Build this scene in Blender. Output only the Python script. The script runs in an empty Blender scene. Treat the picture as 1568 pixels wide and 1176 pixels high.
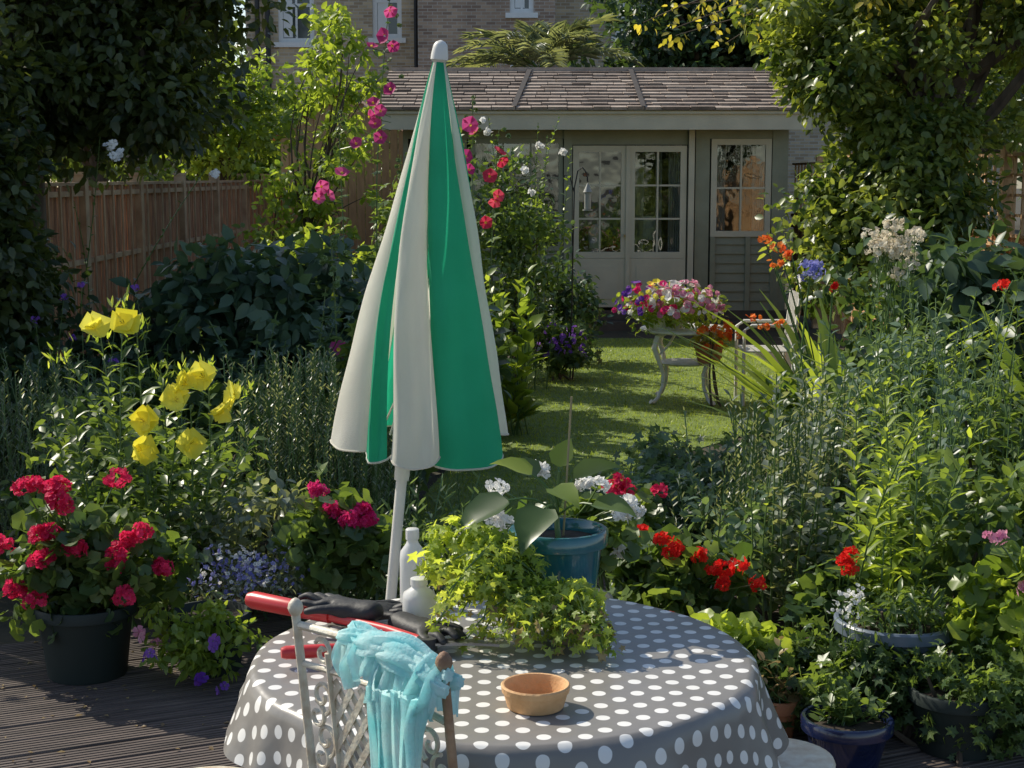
import bpy, math, random
import numpy as np
from mathutils import Vector, Matrix
rng=np.random.default_rng(11); random.seed(11)
sc=bpy.context.scene
COL=sc.collection
SUN_EL=math.radians(41); SUN_AZ=math.radians(-54)   # azimuth from +Y toward +X
TO_SUN=Vector((math.sin(SUN_AZ)*math.cos(SUN_EL),math.cos(SUN_AZ)*math.cos(SUN_EL),math.sin(SUN_EL)))

# ------------------------------------------------------------------ materials
def newmat(name):
    m=bpy.data.materials.new(name); m.use_nodes=True
    nt=m.node_tree; nt.nodes.clear()
    out=nt.nodes.new('ShaderNodeOutputMaterial')
    return m,nt,out
def N(nt,t,**kw):
    n=nt.nodes.new(t)
    for k,v in kw.items(): setattr(n,k,v)
    return n
def c4(c): return (c[0],c[1],c[2],1)
def leaf_mat(name,dark,light,trans=.4,rough=.36,nscale=2.2,spec=.5,tint=(1.65,1.5,.55)):
    m,nt,out=newmat(name); L=nt.links.new
    at=N(nt,'ShaderNodeAttribute',attribute_name='rnd')
    tc=N(nt,'ShaderNodeTexCoord'); no=N(nt,'ShaderNodeTexNoise'); no.inputs['Scale'].default_value=nscale; no.inputs['Detail'].default_value=2
    L(tc.outputs['Object'],no.inputs['Vector'])
    ad=N(nt,'ShaderNodeMath',operation='MULTIPLY_ADD'); L(no.outputs['Fac'],ad.inputs[0]); ad.inputs[1].default_value=1.6; ad.inputs[2].default_value=-.8
    a2=N(nt,'ShaderNodeMath',operation='ADD',use_clamp=True); L(at.outputs['Fac'],a2.inputs[0]); L(ad.outputs[0],a2.inputs[1])
    mx=N(nt,'ShaderNodeMix',data_type='RGBA'); L(a2.outputs[0],mx.inputs['Factor']); mx.inputs['A'].default_value=c4(dark); mx.inputs['B'].default_value=c4(light)
    pb=N(nt,'ShaderNodeBsdfPrincipled'); L(mx.outputs['Result'],pb.inputs['Base Color']); pb.inputs['Roughness'].default_value=rough
    pb.inputs['Specular IOR Level'].default_value=spec
    tr=N(nt,'ShaderNodeBsdfTranslucent')
    mt=N(nt,'ShaderNodeMix',data_type='RGBA',blend_type='MULTIPLY'); mt.inputs['Factor'].default_value=1; L(mx.outputs['Result'],mt.inputs['A']); mt.inputs['B'].default_value=(tint[0]*1.5,tint[1]*1.5,tint[2]*1.5,1)
    L(mt.outputs['Result'],tr.inputs['Color'])
    ms=N(nt,'ShaderNodeMixShader'); ms.inputs[0].default_value=trans; L(pb.outputs[0],ms.inputs[1]); L(tr.outputs[0],ms.inputs[2]); L(ms.outputs[0],out.inputs[0])
    return m
def petal_mat(name,a,b,trans=.4):
    return leaf_mat(name,a,b,trans,.6,14,.15,(.78,.78,.78))
def solid(name,col,rough=.6,col2=None,scale=8,bump=0,bscale=30,metal=0,spec=.5,detail=4,stretch=None,trans=0,coat=0):
    m,nt,out=newmat(name); L=nt.links.new
    pb=N(nt,'ShaderNodeBsdfPrincipled'); pb.inputs['Roughness'].default_value=rough; pb.inputs['Metallic'].default_value=metal; pb.inputs['Specular IOR Level'].default_value=spec
    pb.inputs['Coat Weight'].default_value=coat
    tc=N(nt,'ShaderNodeTexCoord'); mp=N(nt,'ShaderNodeMapping'); L(tc.outputs['Object'],mp.inputs['Vector'])
    if stretch: mp.inputs['Scale'].default_value=stretch
    no=N(nt,'ShaderNodeTexNoise'); no.inputs['Scale'].default_value=scale; no.inputs['Detail'].default_value=detail; L(mp.outputs[0],no.inputs['Vector'])
    rp=N(nt,'ShaderNodeValToRGB'); rp.color_ramp.elements[0].position=.3; rp.color_ramp.elements[1].position=.7
    c2=col2 if col2 else tuple(x*.72 for x in col)
    rp.color_ramp.elements[0].color=c4(c2); rp.color_ramp.elements[1].color=c4(col); L(no.outputs['Fac'],rp.inputs[0]); L(rp.outputs[0],pb.inputs['Base Color'])
    if bump:
        n2=N(nt,'ShaderNodeTexNoise'); n2.inputs['Scale'].default_value=bscale; n2.inputs['Detail'].default_value=5; L(mp.outputs[0],n2.inputs['Vector'])
        bp=N(nt,'ShaderNodeBump'); bp.inputs['Strength'].default_value=bump; bp.inputs['Distance'].default_value=.01; L(n2.outputs['Fac'],bp.inputs['Height']); L(bp.outputs[0],pb.inputs['Normal'])
    if trans:
        tr=N(nt,'ShaderNodeBsdfTranslucent'); L(rp.outputs[0],tr.inputs['Color']); ms=N(nt,'ShaderNodeMixShader'); ms.inputs[0].default_value=trans
        L(pb.outputs[0],ms.inputs[1]); L(tr.outputs[0],ms.inputs[2]); L(ms.outputs[0],out.inputs[0])
    else: L(pb.outputs[0],out.inputs[0])
    return m

M={}
M['dark']=leaf_mat('leaf_dark',(.028,.055,.028),(.085,.145,.06),.28)
M['mid']=leaf_mat('leaf_mid',(.05,.095,.035),(.16,.23,.07),.42)
M['blue']=leaf_mat('leaf_bluegreen',(.07,.125,.08),(.17,.25,.15),.36)
M['light']=leaf_mat('leaf_light',(.12,.19,.04),(.29,.37,.08),.5)
M['yellow']=leaf_mat('leaf_yellowgreen',(.18,.27,.05),(.42,.49,.14),.5,nscale=9)
M['grey']=leaf_mat('leaf_greygreen',(.12,.155,.12),(.30,.34,.25),.32)
M['treeR']=leaf_mat('leaf_right_tree',(.045,.085,.02),(.24,.29,.08),.42)
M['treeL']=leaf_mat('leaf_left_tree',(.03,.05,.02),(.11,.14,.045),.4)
M['bush']=leaf_mat('leaf_bush',(.04,.08,.05),(.11,.175,.10),.3,.42,spec=.5)
M['far']=leaf_mat('leaf_far_tree',(.03,.055,.025),(.12,.165,.06),.35)
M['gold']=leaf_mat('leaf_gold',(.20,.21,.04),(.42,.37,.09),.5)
M['grass']=leaf_mat('grass_blade',(.12,.18,.035),(.28,.36,.07),.45)
M['stem']=leaf_mat('stem_green',(.10,.17,.05),(.20,.27,.09),.1)
M['dry']=leaf_mat('leaf_dry',(.2,.13,.06),(.42,.32,.15),.3,tint=(1,1,.8))
M['redF']=petal_mat('petal_red',(.68,.012,.012),(.92,.05,.03))
M['crimF']=petal_mat('petal_crimson',(.55,.012,.07),(.9,.06,.18))
M['magF']=petal_mat('petal_magenta',(.65,.015,.14),(.9,.07,.28))
M['pinkF']=petal_mat('petal_pink',(.65,.2,.35),(.85,.45,.55))
M['holF']=petal_mat('petal_hollyhock',(.55,.05,.22),(.82,.16,.38))
M['whiteF']=petal_mat('petal_white',(.80,.78,.74),(.9,.9,.88))
M['creamF']=petal_mat('petal_cream',(.62,.54,.40),(.86,.80,.65))
M['yelF']=petal_mat('petal_yellow',(.92,.80,.05),(.96,.90,.16),.4)
M['purF']=petal_mat('petal_purple',(.14,.04,.36),(.32,.14,.55))
M['bluF']=petal_mat('petal_blue',(.17,.17,.5),(.42,.42,.75))
M['oraF']=petal_mat('petal_orange',(.8,.10,.02),(.9,.3,.05))
M['bark']=solid('bark',(.13,.10,.07),.9,(.05,.035,.025),14,.8,25,stretch=(1,1,.3))
M['soil']=solid('soil',(.05,.035,.025),.95,(.02,.014,.01),12,1,40)

# ------------------------------------------------------------------ helpers
def empty(name,loc=(0,0,0)):
    e=bpy.data.objects.new(name,None); COL.objects.link(e); e.location=loc; e.empty_display_size=.2; return e
def attach(o,p):
    if p is not None:
        o.parent=p; o.matrix_parent_inverse=Matrix.Translation(p.location).inverted()
def link(me,name,mats,parent=None,smooth=False):
    o=bpy.data.objects.new(name,me); COL.objects.link(o)
    for m in (mats if isinstance(mats,(list,tuple)) else [mats]): me.materials.append(m)
    if smooth: me.polygons.foreach_set('use_smooth',[True]*len(me.polygons))
    attach(o,parent); return o
def nz(a): return a/np.maximum(np.linalg.norm(a,axis=-1,keepdims=True),1e-9)
def inst(name,tpl,pos,yd,nr,size,mat,parent=None,smooth=False,rnd=None):
    tv,tf=tpl; tv=np.array(tv,float); pos=np.asarray(pos,float); n=len(pos)
    if n==0: return None
    yd=nz(np.asarray(yd,float)+1e-6); z=np.asarray(nr,float); z=nz(z-(z*yd).sum(1,keepdims=True)*yd+1e-7); x=np.cross(yd,z)
    s=np.broadcast_to(np.asarray(size,float),(n,))[:,None,None]
    V=pos[:,None,:]+s*(tv[None,:,0:1]*x[:,None,:]+tv[None,:,1:2]*yd[:,None,:]+tv[None,:,2:3]*z[:,None,:])
    k=len(tv); me=bpy.data.meshes.new(name)
    cnt=np.array([len(f) for f in tf]); loops=np.concatenate([np.array(f) for f in tf])
    LI=(loops[None,:]+(np.arange(n)*k)[:,None]).ravel().astype(np.int32)
    tot=np.tile(cnt,n).astype(np.int32); st=np.concatenate([[0],np.cumsum(tot)[:-1]]).astype(np.int32)
    me.vertices.add(n*k); me.vertices.foreach_set('co',V.reshape(-1).astype(np.float32))
    me.loops.add(len(LI)); me.loops.foreach_set('vertex_index',LI)
    me.polygons.add(len(tot)); me.polygons.foreach_set('loop_start',st); me.polygons.foreach_set('loop_total',tot)
    if smooth: me.polygons.foreach_set('use_smooth',np.ones(len(tot),bool))
    a=me.attributes.new('rnd','FLOAT','POINT')
    r=rng.random(n) if rnd is None else rnd
    a.data.foreach_set('value',np.repeat(r,k).astype(np.float32))
    me.update(calc_edges=True)
    return link(me,name,mat,parent)
class MB:
    def __init__(s): s.v=[];s.f=[];s.m=[]
    def add(s,vs,fs,mi=0):
        b=len(s.v); s.v+= [tuple(v) for v in vs]; s.f+=[tuple(i+b for i in f) for f in fs]; s.m+=[mi]*len(fs)
    def tube(s,pts,r,n=6,mi=0,cap=True,flat=1.0,pleat=0,pn=7,tw=0):
        pts=[Vector(p) for p in pts]; k=len(pts)
        rs=r if isinstance(r,(list,tuple)) else [r]*k
        ref=None; vs=[]
        for i,p in enumerate(pts):
            d=(pts[min(i+1,k-1)]-pts[max(i-1,0)]); d=d.normalized() if d.length>1e-9 else Vector((0,0,1))
            if ref is None: ref=Vector((0,0,1)) if abs(d.z)<.9 else Vector((0,1,0))
            a=ref-d*ref.dot(d)
            if a.length<1e-4: a=Vector((1,0,0))-d*d.x
            a.normalize(); ref=a; b=d.cross(a)
            for j in range(n):
                t=2*math.pi*j/n; q=rs[i]*(1+(pleat*math.sin(pn*t+tw*i)+pleat*.6*math.sin((pn*2-3)*t-tw*1.7*i+1) if pleat else 0)); vs.append(p+a*(q*math.cos(t))+b*(q*flat*math.sin(t)))
        fs=[(i*n+j,i*n+(j+1)%n,(i+1)*n+(j+1)%n,(i+1)*n+j) for i in range(k-1) for j in range(n)]
        if cap: fs+=[tuple(range(n-1,-1,-1)),tuple((k-1)*n+j for j in range(n))]
        s.add(vs,fs,mi)
    def lathe(s,prof,c=(0,0,0),n=32,mi=0,sx=1,sy=1):
        vs=[(c[0]+r*sx*math.cos(2*math.pi*j/n),c[1]+r*sy*math.sin(2*math.pi*j/n),c[2]+z) for r,z in prof for j in range(n)]
        fs=[(i*n+j,i*n+(j+1)%n,(i+1)*n+(j+1)%n,(i+1)*n+j) for i in range(len(prof)-1) for j in range(n)]
        s.add(vs,fs,mi)
    def box(s,c,d,rz=0,mi=0,mat=None):
        x,y,z=d[0]/2,d[1]/2,d[2]/2
        vs=[Vector((a*x,b*y,e*z)) for e in (-1,1) for b in (-1,1) for a in (-1,1)]
        R=mat if mat is not None else Matrix.Rotation(rz,3,'Z')
        vs=[R@v+Vector(c) for v in vs]
        s.add(vs,[(0,2,3,1),(4,5,7,6),(0,1,5,4),(2,6,7,3),(0,4,6,2),(1,3,7,5)],mi)
    def bx(s,x0,x1,y0,y1,z0,z1,mi=0): s.box(((x0+x1)/2,(y0+y1)/2,(z0+z1)/2),(x1-x0,y1-y0,z1-z0),0,mi)
    def obj(s,name,mats,parent=None,smooth=False,bevel=0):
        me=bpy.data.meshes.new(name); me.from_pydata(s.v,[],s.f); 
        o=link(me,name,mats,parent,smooth); me.polygons.foreach_set('material_index',s.m); me.update()
        if smooth:
            try: me.set_sharp_from_angle(angle=math.radians(45))
            except Exception: pass
        return o
# ------------------------------------------------------------------ templates
def t_leaf(w=.3,fold=.06,tip=-.12):
    return ([(0,0,0),(0,.45,-.0),(0,1,tip),(-w*.8,.22,fold),(-w*.85,.6,fold*.6),(w*.8,.22,fold),(w*.85,.6,fold*.6)],
            [(0,1,4,3),(1,2,4),(0,5,6,1),(1,6,2)])
def t_dia(w=.3,tip=-.1): return ([(0,0,0),(0,1,tip),(-w,.45,.06),(w,.45,.06)],[(0,1,2),(0,3,1)])
def t_round(n=11,sc_=.1,cup=.12):
    v=[(0,.05,0)]
    for i in range(n):
        a=math.radians(-75+330*(i/(n-1))) ; r=.5*(1+(sc_ if i%2 else -sc_*.6))
        v.append((r*math.cos(a),r*math.sin(a)+.1,cup*(.6+.5*math.sin(i*2.1))))
    return (v,[(0,i,i+1) for i in range(1,n)])
def t_palm(l=5,lo=.28,hi=.62):
    v=[(0,0,0)]; n=l*2+1
    for i in range(n):
        a=math.radians(-80+340*(i/(n-1)))
        r=(hi if i%2 else lo)*(1 if i not in (1,n-2) else .8)
        v.append((r*math.cos(a),r*math.sin(a)+.1,.05 if i%2==0 else -.06))
    return (v,[(0,i,i+1) for i in range(1,n)])
def t_blade(n=4,w=.04,bend=.3):
    v=[];f=[]
    for i in range(n+1):
        t=i/n; ww=w*(1-t**2*.95); v+=[(-ww,t*(1-bend*t*.3),-bend*t*t),(ww,t*(1-bend*t*.3),-bend*t*t)]
    for i in range(n): f.append((2*i,2*i+1,2*i+3,2*i+2))
    return (v,f)
def t_flower(p=5,w=.3,cup=.15,r0=.04,notch=0.0):
    v=[];f=[]
    for i in range(p):
        a=2*math.pi*i/p; ca,sa=math.cos(a),math.sin(a)
        loc=[(0,r0,0),(-w,.3,cup*.5),(-w*.95,.46,cup),(0,.5-notch,cup*.9),(w*.95,.46,cup),(w,.3,cup*.5)]
        b=len(v); v+=[(x*ca-y*sa,x*sa+y*ca,z+.01*(i%2)) for x,y,z in loc]; f.append(tuple(b+j for j in (0,5,4,3)));f.append(tuple(b+j for j in (0,3,2,1)))
    return (v,f)
LEAF=t_leaf(); LNC=t_leaf(.15,.04,-.2); DIA=t_dia(); RND=t_round(); PALM=t_palm(); FLO=t_flower(5,.2,.1); CUP=t_flower(4,.36,.30,.0,.03); HOL=t_flower(5,.34,.22)
SWD=t_blade(6,.03,.6)

def rdir(n): return nz(rng.normal(size=(n,3)))
def ell(c,r,m,pw=.45,up=False):
    d=rdir(m)
    if up: d[:,2]=np.abs(d[:,2])
    return np.array(c)+d*np.array(r)*(rng.random((m,1))**pw)
def foliage(name,cen,cr,nper,tpl,size,mat,parent=None,flat=.8,droop=.3,upb=.6,zmin=.02,jit=.6,shell=.5):
    cen=np.asarray(cen); m=len(cen); cr=np.broadcast_to(np.asarray(cr,float),(m,))
    C=np.repeat(cen,nper,0); R=np.repeat(cr,nper)[:,None]*1.0; d=rdir(m*nper)
    P=C+d*R*(rng.random((m*nper,1))**shell)*np.array([1,1,flat])
    k=P[:,2]>zmin; P=P[k]; d=d[k]; n=len(P)
    nr=d*.7+np.array([0,0,upb])+rng.normal(size=(n,3))*jit*.6
    yd=d*.8+rng.normal(size=(n,3))*jit+np.array([0,0,-droop])
    sz=size[0]+(size[1]-size[0])*rng.random(n)
    cl=np.repeat(rng.random(m)*.5-.25,nper)[k]
    return inst(name,tpl,P,yd,nr,sz,mat,parent,rnd=np.clip(rng.random(n)*.8+.1+cl,0,1))
def bez(a,b,sag=.0,n=6,wob=0):
    a=Vector(a);b=Vector(b);L=(b-a).length;out=[]
    w=Vector(rng.normal(size=3)*wob*L)
    for i in range(n+1):
        t=i/n; out.append(a.lerp(b,t)+Vector((0,0,sag*L*math.sin(math.pi*t)))+w*math.sin(math.pi*t))
    return out
def bush(name,c,r,m,cr,nper,tpl,size,mat,twigs=10,**kw):
    e=empty(name,(c[0],c[1],0)); cen=ell(c,r,m)
    foliage('leaves',cen,cr,nper,tpl,size,mat,e,**kw)
    b=MB()
    for i in range(min(twigs,m)):
        p=cen[i]; b.tube(bez((c[0]+rng.normal()*.08,c[1]+rng.normal()*.08,0),p,0,5,.08),[.012*(1-.12*j) for j in range(6)],5)
    b.obj('branches',M['bark'],e,True); return e
def tree(name,base,cr_c,cr_r,m,cr,nper,tpl,size,mat,trunk_r=.15,limbs=14,extra=None,**kw):
    e=empty(name,base); cen=ell(cr_c,cr_r,m,.5)
    if extra is not None: cen=np.vstack([cen,extra])
    foliage('crown_leaves',cen,rng.uniform(.6,1.3,len(cen))*cr,nper,tpl,size,mat,e,**kw)
    b=MB(); B=Vector(base); C=Vector(cr_c); fork=B.lerp(C,.55)+Vector((rng.normal()*.1,0,0))
    b.tube(bez(B,fork,0,6,.05),[trunk_r*(1-.07*i) for i in range(7)],10)
    idx=rng.choice(len(cen),min(limbs,len(cen)),replace=False)
    for i in idx:
        s=fork.lerp(C,random.random()*.7) if random.random()<.5 else fork
        b.tube(bez(s,cen[i],.08,6,.07),[trunk_r*.42*(1-.14*j) for j in range(7)],6)
    b.tube(bez(fork,C,0,4,.03),[trunk_r*.6*(1-.15*j) for j in range(5)],8)
    b.obj('trunk_and_limbs',M['bark'],e,True); return e
def heads(name,cs,R,nf,size,mat,parent,tpl=FLO,squash=.75,face=(0,-.3,.3)):
    P=[];D=[]
    for c in cs:
        r=R*random.uniform(.75,1.15); d=rdir(nf); d=nz(d+np.array(face)); P.append(np.array(c)+d*r*np.array([1,1,squash])*rng.uniform(.65,1.08,(nf,1))); D.append(d)
    P=np.vstack(P);D=np.vstack(D); D2=D+rng.normal(size=D.shape)*.35
    return inst(name,tpl,P,rdir(len(P)),D2,size*rng.uniform(.75,1.2,len(P)),mat,parent)
def pot(name,c,rt,rb,h,mat,z0=0,n=36,rim=.012,fill=.03):
    e=empty(name,(c[0],c[1],z0)); b=MB()
    b.lathe([(0,0),(rb,0),(rb*1.02,.01),(rt*.93,h-.05 if h>.1 else h*.7),(rt*.94,h-.045 if h>.1 else h*.72),(rt+rim*.4,h-.04 if h>.1 else h*.74),(rt+rim*.5,h-.006),(rt+rim*.2,h),(rt-.006,h),(rt-.012,h-.01),(rt*.88,h-fill)],(c[0],c[1],z0),n,0)
    b.obj('pot_body',mat,e,True)
    s=MB(); s.lathe([(0.001,h-fill+.004),(rt*.5,h-fill+.008),(rt*.93,h-fill)],(c[0],c[1],z0),20); s.obj('soil',M['soil'],e,True)
    return e
def geranium(name,c,r,fl,mat,leafmat,base,m=22,cr=.09,nper=16,lsize=(.05,.08),hr=.042,nf=26,fs=.034,dry=0,squash=.75):
    e=empty(name,(base[0],base[1],base[2])); cen=ell(c,r,m,.5)
    foliage('leaves',cen,cr,nper,RND,lsize,leafmat,e,droop=0,upb=.9,jit=.7,zmin=base[2]*0+.03)
    b=MB(); B=Vector(base)
    for p in cen: b.tube(bez(B+Vector((rng.normal()*.03,rng.normal()*.03,0)),p,0,4,.08),.004,4,cap=False)
    for f in fl:
        q=Vector(c).lerp(Vector(f),.3); b.tube(bez(q,f,0,5,.06),.0028,4,cap=False)
    b.obj('stems',M['stem'],e,True)
    if len(fl): heads('flower_heads',fl,hr,nf,fs,mat,e,squash=squash)
    return e
def stemplant(name,stems,tpl,lsize,nl,mat,parent=None,sr=.005,upang=.5,z0=.1,buds=None,taper=.6,wob=.04):
    if parent is None: parent=empty(name,stems[0][0])
    b=MB(); P=[];Y=[];S=[]
    for a,t in stems:
        pts=bez(a,t,0,7,wob); b.tube(pts,[sr*(1-.08*i) for i in range(8)],5,cap=False)
        for i in range(nl):
            u=z0+(1-z0)*(i+random.random()*.6)/nl; u=min(u,.999); k=int(u*7); p=pts[k].lerp(pts[k+1],u*7-k)
            ang=i*2.4+random.random()*.5; d=Vector((math.cos(ang),math.sin(ang),upang+random.uniform(-.3,.3)+u*.4))
            P.append(p);Y.append(d);S.append(random.uniform(*lsize)*(1-taper*u*u))
    b.obj('stems',M['stem'],parent,True)
    P=np.array([tuple(p) for p in P]);Y=np.array([tuple(d) for d in Y])
    nr=np.array([0,0,1.])+rng.normal(size=P.shape)*.25
    inst('leaves',tpl,P,Y,nr,np.array(S),mat,parent)
    return parent
def spikes(name,cs,h,mat,n,needle=.03,nn=26,lean=.15,spread=.25,parent=None):
    if parent is None: parent=empty(name,(cs[0][0],cs[0][1],0))
    P=[];Y=[]; b=MB()
    for i in range(n):
        c=cs[i%len(cs)]; x=c[0]+rng.normal()*spread;y=c[1]+rng.normal()*spread; H=h*random.uniform(.55,1.05)
        a=Vector((x,y,H*.2)); t=Vector((x+rng.normal()*lean*.6,y+rng.normal()*lean*.6,H))
        pts=bez(a,t,0,5,.03); b.tube(pts,.003,3,cap=False)
        for j in range(nn):
            u=(j+.5)/nn; k=int(u*5); p=pts[k].lerp(pts[k+1],u*5-k); ang=random.random()*6.28
            P.append(tuple(p)); Y.append((math.cos(ang)*.8,math.sin(ang)*.8,.7))
    b.obj('shoots',M['stem'],parent)
    P=np.array(P);Y=np.array(Y); inst('needles',([(-.11,0,0),(.11,0,0),(.09,.7,0),(0,1,0),(-.09,.7,0)],[(0,1,2,3,4)]),P,Y,rdir(len(P)),needle*rng.uniform(.7,1.3,len(P)),mat,parent)
    return parent
def hollyhock(name,base,top,fl,mat,nl=26,ls=(.1,.2),fs=.1,leafm='mid'):
    e=empty(name,base)
    stemplant(name,[(base,top)],PALM,ls,nl,M[leafm],e,.008,.1,.05,taper=.75,wob=.02)
    P=np.array(fl,float); n=len(P)
    if n:
        D=np.tile(np.array([0,-1,.25]),(n,1))+rng.normal(size=(n,3))*.35
        inst('flowers',HOL,P,rdir(n),D,fs*rng.uniform(.85,1.2,n),mat,e)
        inst('flower_eyes',t_flower(5,.3,.3),P+nz(D)*.008,rdir(n),D,fs*.22,M['yelF'],e)
        b=MB()
        for f in fl: b.tube([Vector(f)+Vector((0,.02,-.01)),Vector((base[0]+(top[0]-base[0])*f[2]/top[2],base[1],f[2]-.04))],.003,4)
        b.obj('stalks',M['stem'],e)
    bp=[Vector(base).lerp(Vector(top),.8+.2*i/10)+Vector((rng.normal()*.03,rng.normal()*.03,0)) for i in range(11)]
    heads('buds',[tuple(p) for p in bp],.012,8,.03,M['stem'],e)
    return e

# ------------------------------------------------------------------ world, sun, camera
w=bpy.data.worlds.new("World"); sc.world=w; w.use_nodes=True
nt=w.node_tree; bg=nt.nodes['Background']; sky=nt.nodes.new('ShaderNodeTexSky'); sky.sky_type='NISHITA'; sky.sun_disc=False
sky.sun_elevation=SUN_EL; sky.sun_rotation=SUN_AZ%(2*math.pi); nt.links.new(sky.outputs[0],bg.inputs[0]); bg.inputs[1].default_value=.15
sl=bpy.data.lights.new('sun','SUN'); sl.energy=5; sl.angle=math.radians(.5); sl.color=(1,.93,.78)
so=bpy.data.objects.new('sun',sl); COL.objects.link(so); so.rotation_euler=TO_SUN.to_track_quat('Z','Y').to_euler(); so.location=(-10,10,15)
cam=bpy.data.cameras.new('camera'); cam.lens=54.4; cam.sensor_width=36; cam.clip_end=500; cam.clip_start=.05
co=bpy.data.objects.new('camera',cam); COL.objects.link(co); co.location=(0,0,1.85); co.rotation_euler=(math.radians(90-7.64),0,0); sc.camera=co
sc.view_settings.view_transform='Standard'; sc.view_settings.look='None'; sc.view_settings.exposure=0

# ------------------------------------------------------------------ ground, lawn, deck
g=MB(); g.add([(-150,-60,0),(150,-60,0),(150,240,0),(-150,240,0)],[(0,1,2,3)])
g.obj('ground',solid('ground_earth',(.07,.055,.035),.95,(.035,.035,.02),3,.6,20))
lawn=empty('lawn',(1,13,0))
g=MB(); out=[(-.7,6.6),(.35,6.4),(.6,8.6),(.95,10),(1.7,11),(2.3,12),(2.6,14),(2.5,17.6),(.4,17.8),(.1,15),(-.1,12),(-.5,9)]
g.add([(x,y,.006) for x,y in out],[tuple(range(len(out)))]); g.obj('turf',solid('turf',(.18,.24,.05),.9,(.11,.16,.035),9,.5,60),lawn)
n=80000; gx=rng.uniform(-.6,2.6,n); gy=rng.uniform(6.6,17.6,n)
def inpoly(x,y,P):
    c=np.zeros(len(x),bool); j=len(P)-1
    for i in range(len(P)):
        xi,yi=P[i];xj,yj=P[j]; k=((yi>y)!=(yj>y))&(x<(xj-xi)*(y-yi)/(yj-yi+1e-12)+xi); c^=k; j=i
    return c
k=inpoly(gx,gy,out); P=np.stack([gx[k],gy[k],np.full(k.sum(),.004)],1); Y=np.tile([0,0,1.],(len(P),1))+rng.normal(size=P.shape)*.8
inst('grass_blades',([(-.1,0,0),(.1,0,0),(0,1,.1)],[(0,1,2)]),P,Y,rdir(len(P)),rng.uniform(.018,.036,len(P)),M['grass'],lawn)

deckm,nt,o=newmat('deck_timber'); L=nt.links.new
pb=N(nt,'ShaderNodeBsdfPrincipled'); pb.inputs['Roughness'].default_value=.62
tc=N(nt,'ShaderNodeTexCoord'); mp=N(nt,'ShaderNodeMapping'); L(tc.outputs['Object'],mp.inputs[0]); mp.inputs['Scale'].default_value=(1.2,22,1)
no=N(nt,'ShaderNodeTexNoise'); no.inputs['Scale'].default_value=2.5; no.inputs['Detail'].default_value=6; L(mp.outputs[0],no.inputs[0])
rp=N(nt,'ShaderNodeValToRGB'); rp.color_ramp.elements[0].position=.3; rp.color_ramp.elements[0].color=(.04,.03,.026,1); rp.color_ramp.elements[1].position=.75; rp.color_ramp.elements[1].color=(.17,.13,.11,1)
L(no.outputs['Fac'],rp.inputs[0]); L(rp.outputs[0],pb.inputs['Base Color']); L(pb.outputs[0],o.inputs[0])
b=MB(); bw=.14
for i in range(-30,31):
    y0=i*bw
    pts=[]; ng=6
    for j in range(ng):
        a=y0+.005+(bw-.010)*j/ng; wd=(bw-.010)/ng
        pts+=[(a,-.002),(a+wd*.14,.005),(a+wd*.68,.005),(a+wd*.84,-.002)]
    pts.append((y0+bw-.005,-.002)); pts=[(pts[0][0],-.03)]+pts+[(pts[-1][0],-.03)]
    dz=random.uniform(-.002,.002)
    vs=[(-4.2,p[0],p[1]+dz) for p in pts]+[(4.2,p[0],p[1]+dz) for p in pts]; k=len(pts)
    b.add(vs,[(q,q+1,k+q+1,k+q) for q in range(k-1)])
do=b.obj('deck',deckm); do.location=(0,2.0,.035); do.rotation_euler=(0,0,math.radians(24))
k_=empty('leaf_litter',(-1.5,5.2,.04))
P=np.stack([rng.uniform(-2.2,-.6,160),rng.uniform(4.6,5.9,160),np.full(160,.045)],1)
inst('fallen_leaves',DIA,P,rdir(160)*[1,1,.1],np.tile([0,0,1.],(160,1))+rng.normal(size=(160,3))*.2,rng.uniform(.01,.03,160),M['dry'],k_)

# ------------------------------------------------------------------ table with spotted cloth
TC=(-.02,3.53); TR=.58; TZ=.73
cm,nt,o=newmat('spotted_oilcloth'); L=nt.links.new
pb=N(nt,'ShaderNodeBsdfPrincipled'); pb.inputs['Roughness'].default_value=.36; pb.inputs['Specular IOR Level'].default_value=.5
uv=N(nt,'ShaderNodeUVMap'); uv.uv_map='UVMap'
DA,DB=.084,.076
def dots(off):
    a=N(nt,'ShaderNodeVectorMath',operation='MULTIPLY_ADD'); L(uv.outputs[0],a.inputs[0]); a.inputs[1].default_value=(1/DA,1/DB,0); a.inputs[2].default_value=(off,off,0)
    f=N(nt,'ShaderNodeVectorMath',operation='FRACTION'); L(a.outputs[0],f.inputs[0])
    s=N(nt,'ShaderNodeVectorMath',operation='SUBTRACT'); L(f.outputs[0],s.inputs[0]); s.inputs[1].default_value=(.5,.5,0)
    m=N(nt,'ShaderNodeVectorMath',operation='MULTIPLY'); L(s.outputs[0],m.inputs[0]); m.inputs[1].default_value=(DA,DB,0)
    l=N(nt,'ShaderNodeVectorMath',operation='LENGTH'); L(m.outputs[0],l.inputs[0]); return l.outputs['Value']
mn=N(nt,'ShaderNodeMath',operation='MINIMUM'); L(dots(20.0),mn.inputs[0]); L(dots(20.5),mn.inputs[1])
mr=N(nt,'ShaderNodeMapRange'); mr.inputs['From Min'].default_value=.0145; mr.inputs['From Max'].default_value=.0155; mr.inputs['To Min'].default_value=1; mr.inputs['To Max'].default_value=0; L(mn.outputs[0],mr.inputs['Value'])
tc=N(nt,'ShaderNodeTexCoord'); n0=N(nt,'ShaderNodeTexNoise'); n0.inputs['Scale'].default_value=5; n0.inputs['Detail'].default_value=8; L(tc.outputs['Object'],n0.inputs['Vector'])
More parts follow.
